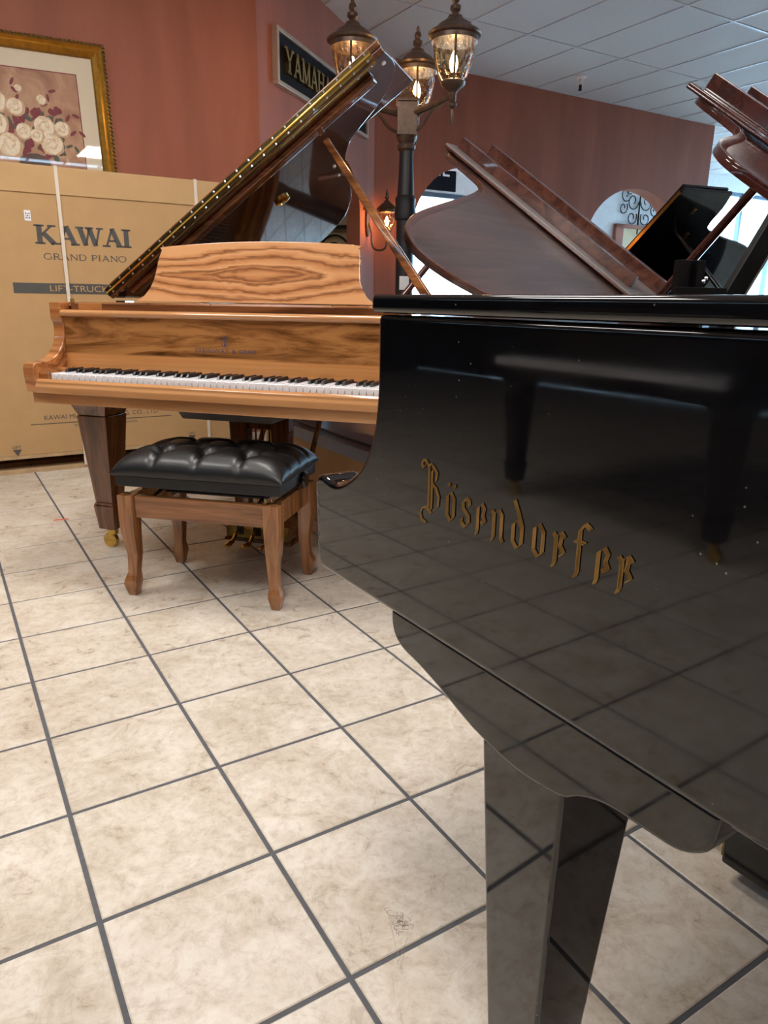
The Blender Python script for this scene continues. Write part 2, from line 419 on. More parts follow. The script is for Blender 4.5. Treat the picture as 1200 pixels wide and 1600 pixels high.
# outline strokes (serif capitals): a poly-line of given width, squared ends
def stroke(mb, pts, w, place, h=0.0):
    for (x0, y0), (x1, y1) in zip(pts, pts[1:]):
        dx, dy = x1 - x0, y1 - y0; L = math.hypot(dx, dy) or 1e-6
        nx, ny = -dy / L * w / 2, dx / L * w / 2
        q = [(x0 + nx, y0 + ny), (x1 + nx, y1 + ny), (x1 - nx, y1 - ny), (x0 - nx, y0 - ny)]
        if h == 0: mb.add([place(x, y, 0) for x, y in q], [(0, 1, 2, 3)])
        else: mb.add([place(x, y, 0) for x, y in q] + [place(x, y, h) for x, y in q], [(0, 3, 2, 1), (4, 5, 6, 7), (0, 1, 5, 4), (1, 2, 6, 5), (2, 3, 7, 6), (3, 0, 4, 7)])
def serif_glyph(ch, mb, ox, H, tk, tn, place, h=0.0):
    """One serif capital of height H; tk thick, tn thin strokes. Returns its advance."""
    S = lambda pts, w: stroke(mb, [(ox + x * H, y * H) for x, y in pts], w * H, place, h)
    sf = tn * 0.9
    def ser(x, y, half=None): S([(x - (half or tk * .95), y), (x + (half or tk * .95), y)], sf)
    b, t = sf / 2, 1 - sf / 2
    if ch == 'K':
        S([(.16, 0), (.16, 1)], tk); ser(.16, b); ser(.16, t); S([(.2, .42), (.74, .98)], tn); S([(.36, .55), (.82, .02)], tk); ser(.74, t, tk * .8); ser(.84, b, tk * .8); return .98
    if ch == 'A':
        S([(.14, .02), (.46, 1)], tn); S([(.44, 1), (.80, .02)], tk); S([(.26, .33), (.66, .33)], tn); ser(.13, b, tk * .8); ser(.82, b, tk * .85); return .96
    if ch == 'W':
        S([(.12, .98), (.38, .02)], tk); S([(.38, .02), (.60, .98)], tn); S([(.58, .98), (.86, .02)], tk); S([(.86, .02), (1.10, .98)], tn); ser(.12, t, tk * .8); ser(.59, t, tk * .8); ser(1.11, t, tk * .7); return 1.26
    if ch == 'I': S([(.2, 0), (.2, 1)], tk); ser(.2, b); ser(.2, t); return .44
    if ch == 'Y':
        S([(.12, .98), (.46, .46)], tk); S([(.82, .98), (.46, .46)], tn); S([(.46, 0), (.46, .5)], tk); ser(.46, b); ser(.12, t, tk * .8); ser(.82, t, tk * .7); return .94
    if ch == 'M':
        S([(.16, 0), (.16, 1)], tn); S([(.16, .98), (.54, .06)], tk); S([(.54, .06), (.92, .98)], tn); S([(.92, 0), (.92, 1)], tk); ser(.16, b, tk * .7); ser(.92, b); ser(.12, t, tk * .5); ser(.96, t, tk * .5); return 1.1
    if ch == 'H':
        S([(.16, 0), (.16, 1)], tk); S([(.74, 0), (.74, 1)], tk); S([(.16, .52), (.74, .52)], tn)
        for x in (.16, .74): ser(x, b); ser(x, t)
        return .92
    if ch == 'P': S([(.16, 0), (.16, 1)], tk); ser(.16, b); ser(.12, t, tk * .6); S([(.16, t)] + [(.42 + .24 * math.cos(R(a)), .73 + .25 * math.sin(R(a))) for a in range(90, -91, -15)] + [(.16, .48)], tn * 1.25); return .74
    if ch == 'R':
        S([(.16, 0), (.16, 1)], tk); ser(.16, b); ser(.12, t, tk * .6); S([(.16, t)] + [(.42 + .22 * math.cos(R(a)), .75 + .23 * math.sin(R(a))) for a in range(90, -91, -15)] + [(.16, .52)], tn * 1.25); S([(.4, .52), (.74, .02)], tk); ser(.8, b, tk * .6); return .86
    if ch == 'N': S([(.16, 0), (.16, 1)], tn); S([(.16, .97), (.80, .03)], tk); S([(.80, 0), (.80, 1)], tn); ser(.16, b, tk * .7); ser(.12, t, tk * .6); ser(.80, t, tk * .7); return .96
    if ch == 'D': S([(.16, 0), (.16, 1)], tk); ser(.12, b, tk * .6); ser(.12, t, tk * .6); S([(.16, t)] + [(.40 + .44 * math.cos(R(a)), .5 + .485 * math.sin(R(a))) for a in range(90, -91, -12)] + [(.16, b)], tn * 1.4); return .96
    if ch == 'O': S([(.48 + .42 * math.cos(R(a)), .5 + .49 * math.sin(R(a))) for a in range(0, 361, 12)], tn * 1.4); return .98
    if ch == 'G': S([(.48 + .42 * math.cos(R(a)), .5 + .49 * math.sin(R(a))) for a in range(42, 325, 12)] + [(.80, .42)], tn * 1.4); ser(.80, .44, tk * .9); return .98
    return .45
def serif_text(body, H, tk, tn, width, name, mat, parent, place, h=0.0):
    probe = MB(); x = 0
    for ch in body: x += serif_glyph(ch, probe, 0, 1, tk, tn, lambda a, b, c: (a, b, c)) if ch != ' ' else .45
    k = width / (x * H); x = 0
    pl = lambda X, Y, hh: place(X * k, Y, hh)
    for ch in body:
        if ch == ' ': x += .45 * H; continue
        mb = MB(); x += H * serif_glyph(ch, mb, x, H, tk, tn, pl, h); mb.build(name, mat, parent)

# ================================================================== THE ROOM
A0, A1, B0, B1 = -6.0, 17.0, -5.0, 9.2
TA, TB = TO.x * EX.x + TO.y * EX.y, TO.x * EY.x + TO.y * EY.y
floor = struct('floor', MB().box(A0, A1 + 0.2, B0, B1 + 0.2, -0.12, -0.0025), 'grout', 'showroom floor of square cream stone tiles with dark grey grout lines')
G = 0.009
def tile_shape(mb, cx=0, cy=0):
    hx, hy, c = (T - G) / 2, (TR - G) / 2, 0.0022
    vs = []
    for h, z in ((0, -0.006), (0, -c * 0.7), (c, 0.0)):
        vs += [(cx - hx + h, cy - hy + h, z), (cx + hx - h, cy - hy + h, z), (cx + hx - h, cy + hy - h, z), (cx - hx + h, cy + hy - h, z)]
    fs = [(8, 9, 10, 11)]
    for k in (0, 4): fs += [(k + i, k + (i + 1) % 4, k + 4 + (i + 1) % 4, k + 4 + i) for i in range(4)]
    mb.add(vs, fs)
tm = MB(); tile_shape(tm)
tile0 = tm.build('floor_tile', 'tile', floor)
cand, rest = [], MB()
for i in range(int((A0 - TA) / T), int((A1 - TA) / T)):
    for j in range(int((B0 - TB) / TR), int((B1 - TB) / TR)):
        a, b = TA + (i + .5) * T, TB + (j + .5) * TR
        p = W(a, b); q = pixel_of(p)
        vis = q and -60 < q[0] < 1260 and 560 < q[1] < 1720 and not (b > 4.7 and a < 2.3)
        cand.append((p.length if vis else 999, a, b))
cand.sort()
for k, (d, a, b) in enumerate(cand):
    if k < 300 and d < 900:
        o = tile0 if k == 0 else tile0.copy()
        if k: COL.objects.link(o)
        o.location = (a, b, 0)
    else: tile_shape(rest, a, b)
tag(rest.build('floor_tile_field', 'tile', floor), kind='stuff')

tp = MB().box(-.032, .032, -.010, .008, .0002, .0012).build('tape_scrap', 'orange_tape')
tp.location = (-1.50, 3.207, 0); tp.rotation_euler = (0, 0, R(20)); tag(tp, 'small scrap of orange tape lying on the tiles beside the carton', 'tape')
sf = MB(); rs = random.Random(3)
for k in range(26):
    x0, y0 = rs.gauss(0, .006), rs.gauss(0, .010); a = rs.uniform(0, 6.3)
    stroke(sf, [(x0, y0), (x0 + .009 * math.cos(a), y0 + .009 * math.sin(a)), (x0 + .012 * math.cos(a + .9), y0 + .012 * math.sin(a + .9))], .0009, lambda x, y, h: (x, y, .0004))
for k in range(5):
    x0, y0 = rs.uniform(-.10, -.01), rs.uniform(-.08, .0); a = R(55 + rs.uniform(-18, 18)); l_ = rs.uniform(.02, .06)
    stroke(sf, [(x0, y0), (x0 + l_ * math.cos(a), y0 + l_ * math.sin(a))], .0006, lambda x, y, h: (x, y, .0004))
so = sf.build('floor_scuff', 'scuff', floor); so.location = (0.033 * EX.x + .967 * EX.y, 0.033 * EY.x + .967 * EY.y, 0); tag(so, kind='stuff')
# ---- ceiling: 2 by 4 foot panels lying in a metal grid
ceiling = struct('ceiling', MB().box(A0, A1 + 0.2, B0, B1 + 0.2, ZC + 0.06, ZC + 0.14), 'white_wall', 'suspended ceiling of large pale panels in a thin metal grid')
CA, CB, PA, PB = 5.55, 5.68, 0.61, 1.20
ga = [CA + PA * k for k in range(-20, 20) if A0 < CA + PA * k < A1]
gb = [CB + PB * k for k in range(-10, 5) if B0 < CB + PB * k < B1]
LAMPS = [(-0.3, -3.4), (2.75, -3.4), (-0.3, 0.2), (2.75, 0.2), (-0.9, 3.2), (1.0, 3.2)]  # unseen panels added to fill the room; one follows the picture glass reflection
pm = MB().box(-PA / 2 + .011, PA / 2 - .011, -PB / 2 + .011, PB / 2 - .011, ZC + .004, ZC + .022)
panel0 = pm.build('ceiling_panel', 'ceil', ceiling, bevel=0.003, seg=1)
crest = MB(); first = True; lampcells = []
for a in ga:
    for b in gb:
        ca, cb = a + PA / 2, b + PB / 2
        if any(abs(ca - la) < PA / 2 and abs(cb - lb) < PB / 2 for la, lb in LAMPS): lampcells.append((ca, cb)); continue
        q = pixel_of(W(ca, cb, ZC))
        if q and -120 < q[0] < 1320 and -140 < q[1] < 420 and cb < 9.2:
            o = panel0 if first else panel0.copy()
            if not first: COL.objects.link(o)
            first = False; o.location = (ca, cb, 0)
        else: crest.box(ca - PA / 2 + .011, ca + PA / 2 - .011, cb - PB / 2 + .011, cb + PB / 2 - .011, ZC + .004, ZC + .022)
tag(crest.build('ceiling_panel_field', 'ceil', ceiling), kind='stuff')
for a in ga: MB().box(a - .012, a + .012, B0, B1, ZC - .002, ZC + .03).build('grid_bar', 'tbar', ceiling)
for b in gb: MB().box(A0, A1, b - .012, b + .012, ZC - .0015, ZC + .03).build('grid_bar', 'tbar', ceiling)
for k, (ca, cb) in enumerate(lampcells):
    t = thing('fill_ceiling_light', 'unseen flat lamp panel added to the ceiling grid to light the showroom', 'ceiling light', W(ca, cb, ZC), RHO, 'unseen fill lamp panels')
    f = MB()
    for x0, x1, y0, y1 in ((-.29, .29, -.585, -.555), (-.29, .29, .555, .585), (-.29, -.265, -.555, .555), (.265, .29, -.555, .555)): f.box(x0, x1, y0, y1, -.004, .02)
    f.build('lamp_frame', 'tbar', t)
    MB().box(-.265, .265, -.555, .555, .002, .012).build('diffuser', 'fill_panel', t)

# ---- walls
def arch_wall(mb, L, H, th, ops):
    """Wall in (l, y, z): face at y=0, back at y=th; ops are (centre, half width, base, spring, rise)."""
    cuts = {0.0, L}
    for c, hw, zb, zs, rs in ops:
        for i in range(25): cuts.add(c - hw * math.cos(math.pi * i / 24))
    cuts = sorted(cuts)
    def top(op, l): return op[3] + op[4] * math.sqrt(max(0, 1 - ((l - op[0]) / op[1]) ** 2))
    Q = lambda p: mb.add(p, [(0, 1, 2, 3)])
    for l0, l1 in zip(cuts, cuts[1:]):
        m = (l0 + l1) / 2
        op = next((o for o in ops if abs(m - o[0]) < o[1]), None)
        if op is None:
            for y in (0, th): Q([(l0, y, 0), (l1, y, 0), (l1, y, H), (l0, y, H)])
        else:
            z0, z1 = top(op, l0), top(op, l1)
            for y in (0, th):
                Q([(l0, y, z0), (l1, y, z1), (l1, y, H), (l0, y, H)])
                if op[2] > 0: Q([(l0, y, 0), (l1, y, 0), (l1, y, op[2]), (l0, y, op[2])])
            Q([(l0, 0, z0), (l1, 0, z1), (l1, th, z1), (l0, th, z0)])
            if op[2] > 0: Q([(l0, 0, op[2]), (l1, 0, op[2]), (l1, th, op[2]), (l0, th, op[2])])
    for c, hw, zb, zs, rs in ops:
        for l in (c - hw, c + hw): Q([(l, 0, zb), (l, th, zb), (l, th, zs), (l, 0, zs)])
    for l in (0, L): Q([(l, 0, 0), (l, th, 0), (l, th, H), (l, 0, H)])
    return mb
WT = 0.14
struct('wall_left', MB().box(-1.3, 2.18, 5.29, 5.29 + WT, 0, ZC + .02), 'wall', 'terracotta painted wall behind the carton and the flower picture')
DL = math.hypot(4.06 - 2.18, 6.88 - 5.29); DA = math.atan2(6.88 - 5.29, 4.06 - 2.18)
def placed(o, a, b, ang):
    o.location = W(a, b); o.rotation_euler = (0, 0, RHO + ang); return o
wd_ = arch_wall(MB(), DL, ZC + .02, WT, [(1.55, 0.50, 0.0, 1.78, 0.46)]).build('wall_diagonal', 'wall')
placed(wd_, 2.18, 5.29, DA); tag(wd_, 'slanted terracotta wall with an arched opening and the black letter sign', kind='structure')
wf = arch_wall(MB(), 9.36 - 4.06, ZC + .02, 0.22, [(5.22 - 4.06, 0.70, 0.0, 1.64, 0.75), (8.0 - 4.06, 0.88, 0.95, 1.72, 0.69)]).build('wall_far', 'wall')
placed(wf, 4.06, 6.88, 0); tag(wf, 'far terracotta wall with two arched openings to the bright front room', kind='structure')
# recess behind the arch of the slanted wall
nb = MB()
nb.box(0.4, 2.44, 0.95, 1.0, 0, ZC); nb.box(2.40, 2.44, WT, 0.95, 0, ZC); nb.box(0.35, 0.4, WT, 1.0, 0, ZC)
no = nb.build('wall_recess', 'cream_wall'); placed(no, 2.18, 5.29, DA); tag(no, 'cream back wall seen through the arch of the slanted wall', kind='structure')
struct('wall_back', MB().box(A0, A1, B0 - .15, B0, 0, ZC + .02), 'wall', 'terracotta wall behind the camera')
struct('wall_west', MB().box(A0 - .15, A0, B0, B1, 0, ZC + .02), 'dark_wall', 'unseen end wall of the showroom, coloured dark for the reflection')
struct('wall_added_alcove', MB().box(-1.3, -1.3 + WT, 5.29 + WT, B1, 0, ZC + .02), 'dark_wall', 'added dark side wall of an unseen alcove beside the terracotta wall')  # added alcove, gives the polished black piano a dark reflection
struct('wall_added_alcove_back', MB().box(A0, -1.3 + WT, B1, B1 + .15, 0, ZC + .02), 'dark_wall', 'added dark back wall of the unseen alcove')
struct('wall_front', MB().box(7.35, 12.55, B1, B1 + .15, 0, ZC + .02), 'white_wall', 'white wall of the front room seen through the arches')
struct('wall_store_end', MB().box(2.9, 3.05, 7.9, B1 + .15, 0, ZC + .02), 'white_wall', 'white end wall of the front room')
struct('trim_1', MB().box(3.05, 7.35, B1, B1 + .15, 2.50, ZC + .02), 'white_wall', 'white soffit above the storefront glass')
struct('trim_2', MB().box(12.55, A1, B1, B1 + .15, 3.05, ZC + .02), 'white_wall', 'white strip above the front windows')
struct('trim_3', MB().box(A1, A1 + .15, B0, B1, 3.0, ZC + .02), 'white_wall', 'white strip above the side windows')
def window(n, along, c0, c1, z1, fixed, step, label):
    w = tag(room(MB().build('window_%d' % n, 'alu')), label, kind='structure')
    k = max(1, round((c1 - c0) / step)); cs = [c0 + (c1 - c0) * i / k for i in range(k + 1)]
    def bx(p0, p1, q0, q1, z0, zz): return MB().box(p0, p1, q0, q1, z0, zz) if along == 'a' else MB().box(q0, q1, p0, p1, z0, zz)
    for c in cs: bx(c - .035, c + .035, fixed + .02, fixed + .10, 0, z1).build('mullion', 'alu', w)
    for z in (0.03, 0.85, z1 - .035): bx(c0, c1, fixed + .03, fixed + .09, z - .03, z + .03).build('rail', 'alu', w)
    for a, b in zip(cs, cs[1:]): bx(a + .035, b - .035, fixed + .055, fixed + .062, .06, z1 - .06).build('pane', 'pane', w)
window(1, 'a', 3.05, 7.35, 2.50, B1, 1.45, 'storefront glass with metal mullions seen through the left arch')
window(2, 'a', 12.55, A1, 3.05, B1, 1.1, 'tall bright front windows beyond the end of the far wall')
struct('wall_east_added', MB().box(A1, A1 + .15, B0, 2.4, 0, 3.0), 'wall', 'unseen terracotta wall added beside the side windows to cut daylight')  # added out of view, shortens the side windows to dim the far wall
window(3, 'b', 2.4, B1, 3.0, A1, 1.6, 'tall side windows at the right end of the showroom')
# doorway in the white wall
dr = MB(); dr.box(10.16, 10.34, B1 - .07, B1, 0, 2.30); dr.box(10.16, 11.5, B1 - .07, B1, 2.24, 2.30); dr.box(11.4, 11.5, B1 - .07, B1, 0, 2.24)
d1 = struct('door_1', dr, 'wall', 'doorway with a brown painted jamb in the white front wall', bevel=.005)
MB().box(10.34, 11.4, B1 - .03, B1 - .005, 0, 2.24).build('door_leaf', 'cream_wall', d1, bevel=.004)
gm = MB().box(-60, 80, B1 + .25, 90, -.25, -.2); struct('ground', gm, 'concrete', 'pale pavement outside the windows')
gm = MB().box(A1 + .3, 90, -60, B1 + .25, -.25, -.2); struct('ground_side', gm, 'concrete', 'pale pavement outside the side windows')

# ---- shop sign in the front room
t = thing('shop_sign', 'black sign board with white letters above the storefront glass', 'sign', W(6.3, B1 - .02, 2.52), RHO)
MB().box(-.55, .48, -.02, .015, 0, .56).build('board', 'black_board', t, bevel=.004)
for x0 in (.08, .24): text_mesh('L', .21, 'white_paper', 'letter', t, lambda x, y, h: (x0 + x, -.022, .19 + y), width=.12)
text_mesh('S', .08, 'white_paper', 'letter', t, lambda x, y, h: (-.10 + x, -.022, .095 + y))

# ---- wrought iron scroll on the white wall
t = thing('iron_scroll', 'wrought iron scroll ornament hanging on the white front wall', 'wall ornament', W(10.72, B1 - .03, 2.58), RHO)
s = MB(); s.tube([(0, 0, -.42), (0, 0, .34)], .014, 6)
s.build('stem', 'iron', t)
def spiral(cx, cz, r, a0, turns, sgn=1, n=22):
    return [(cx + sgn * r * (1 - .72 * i / n) * math.cos(R(a0 + 360 * turns * i / n)), 0, cz + r * (1 - .72 * i / n) * math.sin(R(a0 + 360 * turns * i / n))) for i in range(n + 1)]
for sg in (-1, 1):
    for cx, cz, r, a0 in ((.17, .10, .15, 180), (.36, .20, .13, 200), (.17, -.16, .13, 150), (.40, -.02, .11, 140), (.28, .30, .10, 240)):
        MB().tube(spiral(sg * cx, cz, r, a0, 1.15, sg), .010, 5).build('scroll', 'iron', t, smooth=True)
    MB().tube([(0, 0, .3), (sg * .25, 0, .36), (sg * .55, 0, .30)], .010, 5).build('top_bar', 'iron', t)

# ---- sprinkler
t = thing('sprinkler_head', 'small white sprinkler head hanging from the ceiling panel', 'sprinkler', W(6.25, 6.3, ZC))
MB().lathe([(.06, 0), (.055, -.012), (.03, -.03), (.028, -.08), (.0, -.08)], 12).build('escutcheon', 'white_paper', t, smooth=True)
MB().lathe([(.0, -.08), (.016, -.08), (.016, -.12), (.024, -.13), (.0, -.14)], 10).build('nozzle', 'iron', t, smooth=True)

# ================================================================== CARTON
BX, BYF = 0.85, 4.60
t = thing('piano_carton', 'tall brown cardboard carton for a grand piano, strapped on a pallet', 'carton', W(BX, BYF), RHO)
ZB = 0.105
MB().box(-.92, .88, 0, .56, ZB, 1.56).build('carton_body', 'card', t, bevel=.006)
MB().box(-.926, .886, -.007, .566, 1.53, 1.672).build('carton_cap', 'card2', t, bevel=.006)
for x in (-.85 + .10, -.15, .62):     # straps
    st = MB(); st.box(x - .009, x + .009, -.0115, -.0075, .02, 1.674); st.box(x - .009, x + .009, -.0115, .57, 1.672, 1.676)
    st.build('strap', 'strap', t)
for x in (-.84, -.06, .80):
    MB().box(x - .05, x + .05, .01, .55, .022, .085).build('pallet_block', 'pallet', t, bevel=.004)
for y0, y1 in ((0.0, .10), (.23, .33), (.46, .56)):
    MB().box(-.92, .88, y0, y1, 0, .022).build('pallet_board', 'pallet', t, bevel=.002)
    MB().box(-.92, .88, y0, y1, .085, .105).build('pallet_board', 'pallet', t, bevel=.002)
FP = lambda x0, z0, y=-.0012: (lambda x, yy, h: (x0 - BX + x, y, z0 + yy))
serif_text('KAWAI', .100, .25, .105, .505, 'printed_letter', 'ink', t, FP(.568, 1.272))
serif_text('GRAND PIANO', .032, .13, .075, .445, 'printed_letter', 'ink', t, FP(.594, 1.192))
MB().box(.423 - BX, 1.277 - BX, -.0012, 0, 1.010, 1.066).build('print_bar', 'ink', t)
o_t = text_mesh('LIFT-TRUCK THIS SIDE', .032, 'card', 'printed_letters', t, FP(.608, 1.023, -.0024), width=.58)
text_mesh('KAWAI MUSICAL INST. MFG. CO., LTD.', .026, 'ink', 'printed_letters', t, FP(.500, .303), width=.66)
MB().box(.425 - BX, 1.235 - BX, -.0012, 0, .279, .283).build('print_line', 'ink', t)
text_mesh('INTERNATIONAL DIVISION', .012, 'ink', 'printed_letters', t, FP(.66, .255), width=.36)
text_mesh('MADE IN', .020, 'ink', 'printed_letters', t, FP(.73, .215), width=.20)
for x in (.338, 1.36):
    text_mesh('LIFT', .016, 'ink', 'printed_letters', t, FP(x - .022, .148), width=.045)
    MB().add([(x - BX - .024, -.0012, .143), (x - BX + .024, -.0012, .143), (x - BX, -.0012, .104)], [(0, 1, 2)]).build('print_arrow', 'ink', t)
lb = MB().box(.520 - BX, .552 - BX, -.0018, 0, 1.388, 1.441).build('paper_label', 'white_paper', t)
lm = MB()
for k in range(9): lm.box(.526 - BX + (k % 3) * .008, .531 - BX + (k % 3) * .008, -.0024, -.0018, 1.399 + (k // 3) * .011, 1.406 + (k // 3) * .011 - (k % 2) * .003)
lm.build('label_print', 'blue_ink', lb)

# ---- low carton with a blue grey cover under the walnut piano
t = thing('low_carton', 'low brown carton with a blue grey cover, lying under the walnut piano', 'carton', W(1.42, 2.34), RHO)
MB().box(0, .42, 0, 1.15, 0, .38).build('carton_body', 'card', t, bevel=.006)
MB().box(-.012, .432, -.012, 1.162, .37, .425).build('cover', 'blue_tray', t, bevel=.006)
MB().box(.05, .37, .05, 1.1, .425, .435).build('cover_panel', 'blue_tray', t, bevel=.004)

# ================================================================== PICTURE
t = thing('flower_picture', 'framed flower painting in a carved gilt frame, behind the tall carton', 'picture', W(.62, 5.29, 1.40), RHO)
t.rotation_euler = (0, R(-1.5), RHO)
PWH, PHH = .56, 1.07     # half width, height
fr = MB()
def frame_side(mb, x0, x1, z0, z1, y0, y1, ww):
    prof = [(0, y1)] + [(0, y0 + .012), (.25 * ww, y0), (.42 * ww, y0 + .012), (.62 * ww, y0 + .004), (.85 * ww, y0 + .018), (ww, y0 + .026), (ww, y1)]
    cs = [((x0, z0), (1, 1)), ((x1, z0), (-1, 1)), ((x1, z1), (-1, -1)), ((x0, z1), (1, -1))]
    rings = [[(cx + d * dx, y, cz + d * dz) for d, y in prof] for (cx, cz), (dx, dz) in cs]
    n = len(prof); vs = [p for r in rings for p in r]; fs = []
    for k in range(4):
        for i in range(n): fs.append((k * n + i, k * n + (i + 1) % n, ((k + 1) % 4) * n + (i + 1) % n, ((k + 1) % 4) * n + i))
    mb.add(vs, fs)
frame_side(fr, -PWH, PWH, 0, PHH, -.058, -.005, .085)
fo = fr.build('gilt_frame', 'gold_frame', t, smooth=30)
# carved leaf edge, made of overlapping knobs
cv = MB()
def knob(x, z, y, rx, rz, ry, rot):
    rings = []
    for k in range(4):
        ph = math.pi / 2 * k / 3.2; rr = math.cos(ph); yy = y - ry * math.sin(ph)
        ring = []
        for i in range(6):
            a = 2 * math.pi * i / 6; px, pz = rx * rr * math.cos(a), rz * rr * math.sin(a)
            ring.append((x + px * math.cos(rot) - pz * math.sin(rot), yy, z + px * math.sin(rot) + pz * math.cos(rot)))
        rings.append(ring)
    cv.loft(rings)
n = 46
for i in range(n):
    f = (i + .5) / n
    for sgn, dz in ((1, .010), (-1, -.004)):
        knob(-PWH + 2 * PWH * f, PHH - .012 + dz * .5, -.046, .016, .007, .016, R(35 * sgn))
        knob(-PWH + 2 * PWH * f, .012, -.046, .016, .007, .016, R(35 * sgn))
        knob(PWH - .012 + dz * .5, PHH * f, -.046, .007, .016, .016, R(35 * sgn))
        knob(-PWH + .012, PHH * f, -.046, .007, .016, .016, R(35 * sgn))
tag(cv.build('carved_edge', 'old_gold', fo, smooth=60), kind='stuff')
bd = MB(); cv = bd
for i in range(100):
    f = (i + .5) / 100
    knob(-PWH + .085 + (2 * PWH - .17) * f, PHH - .080, -.040, .004, .004, .004, 0)
    knob(PWH - .080, .085 + (PHH - .17) * f, -.040, .004, .004, .004, 0)
tag(bd.build('bead_row', 'old_gold', fo, smooth=60), kind='stuff')
for k in range(3): pass
MB().tube([(-.10 + .02 * math.cos(R(a)), -.035, PHH + .012 + .018 * math.sin(R(a))) for a in range(0, 181, 20)], .006, 6).build('crest', 'old_gold', t)
MB().box(-PWH + .08, PWH - .08, -.030, -.012, .08, PHH - .08).build('mat_board', 'mat_board', t)
AX, AZ0, AZ1 = .375, .20, .885     # picture half width, bottom, top
def art_mat():
    m, nt, b = new_mat('painted_ground')
    n1 = noise(nt, coords(nt), 5.0, 5, 0.65, 0.8)
    r = ramp(nt, [(.3, lin((150, 104, 82))), (.5, lin((184, 142, 112))), (.7, lin((206, 172, 140)))], n1)
    nt.links.new(r.outputs['Color'], b.inputs['Base Color']); b.inputs['Roughness'].default_value = .6
    return m
MT['art'] = art_mat()
MT['p_cream'] = plain('cream_petal_paint', (228, 210, 178), .6, var=.18, scale=60)
MT['p_ivory'] = plain('ivory_petal_paint', (240, 228, 204), .6, var=.12, scale=60)
MT['p_wine'] = plain('wine_petal_paint', (128, 46, 58), .6, var=.3, scale=60)
MT['p_green'] = plain('grey_green_leaf_paint', (84, 90, 72), .6, var=.3, scale=60)
MT['p_urn'] = plain('urn_paint', (92, 72, 66), .6, var=.35, scale=30)
MT['p_shade'] = plain('rose_shadow_paint', (204, 174, 140), .6, var=.15, scale=60)
MB().box(-AX - .006, AX + .006, -.0315, -.030, AZ0 - .006, AZ1 + .006).build('picture_border', 'p_wine', t)
art = MB().box(-AX, AX, -.0335, -.0315, AZ0, AZ1).build('painting', 'art', t)
rnd = random.Random(4)
layers = {k: MB() for k in ('p_cream', 'p_ivory', 'p_wine', 'p_green', 'p_urn', 'p_shade')}
lay = [0]
def blob(key, x, z, rx, rz, n=9, wob=.12, rot=0):
    lay[0] += 1; y = -.0336 - .000012 * lay[0]
    pts = []
    for i in range(n):
        a = 2 * math.pi * i / n; k = 1 + rnd.uniform(-wob, wob)
        px, pz = rx * k * math.cos(a), rz * k * math.sin(a)
        pts.append((x + px * math.cos(rot) - pz * math.sin(rot), y, z + px * math.sin(rot) + pz * math.cos(rot)))
    layers[key].add(pts, [tuple(range(n))])
CX, CZ = .06, .56
def leafsp(x, z, ang, L, key):
    for k in range(5):
        f = k / 5; xx, zz = x + L * f * math.cos(ang), z + L * f * math.sin(ang)
        blob(key, xx, zz, .024, .010, 7, .1, ang + (.7 if k % 2 else -.7))
for ang, L, key in ((R(20), .26, 'p_wine'), (R(55), .24, 'p_wine'), (R(100), .22, 'p_wine'), (R(-20), .24, 'p_green'), (R(150), .26, 'p_green'), (R(170), .28, 'p_wine'), (R(0), .27, 'p_wine'), (R(125), .24, 'p_green'), (R(-40), .22, 'p_shade')):
    leafsp(CX + .1 * math.cos(ang), CZ + .08 * math.sin(ang), ang, L, key)
for x, z, rx, rz in ((0, .38, .09, .05), (0, .33, .05, .05), (0, .285, .03, .03), (0, .25, .07, .02)): blob('p_urn', CX + .02 + x, z, rx, rz, 14, .05)
for k in range(46): blob('p_green' if k % 3 else 'p_wine', CX + rnd.uniform(-.2, .2), CZ - .02 + rnd.uniform(-.13, .12), .03, .016, 7, .2, rnd.uniform(0, 3))
def rose(x, z, r):
    blob('p_shade', x + .004, z - .006, r * 1.06, r * 1.02, 11)
    for a in range(5):
        q = R(72 * a + rnd.uniform(0, 40)); blob('p_cream' if a % 2 else 'p_ivory', x + r * .42 * math.cos(q), z + r * .42 * math.sin(q), r * .62, r * .5, 9, .1, q + 1.5)
    off = rnd.uniform(0, 6)
    for a in range(6):
        q = off + a * 2.4; d_ = r * (.55 - .08 * a)
        blob('p_shade', x + d_ * .6 * math.cos(q), z + d_ * .6 * math.sin(q), r * .40, r * .16, 8, .15, q + 1.5)
        blob('p_ivory' if a % 2 else 'p_cream', x + d_ * .48 * math.cos(q), z + d_ * .48 * math.sin(q), r * .38, r * .17, 8, .15, q + 1.5)
for x, z in ((-.02, .62), (.07, .66), (.13, .60), (.0, .49), (.09, .47), (-.10, .55), (.17, .66)):
    for a in range(3): blob('p_wine', CX + x + rnd.uniform(-.02, .02), z + rnd.uniform(-.02, .02), .026, .018, 8, .15, rnd.uniform(0, 3))
for x, z, r in ((-.15, .70, .06), (-.05, .68, .05), (.10, .585, .062), (.20, .58, .045), (-.16, .58, .06), (-.02, .55, .046), (.13, .49, .065), (-.11, .47, .07), (.05, .53, .04), (-.24, .62, .05), (-.25, .50, .05), (.10, .73, .028), (-.10, .30, .045), (-.22, .28, .04), (-.02, .78, .02)):
    rose(CX + x, z, r)
for k, mb in layers.items(): tag(mb.build('painted_flowers', k, art), kind='stuff')
MB().box(-PWH + .085, PWH - .085, -.0395, -.0385, .085, PHH - .085).build('glass', clear_glass('picture_glass', (1, 1, 1), .05), t)

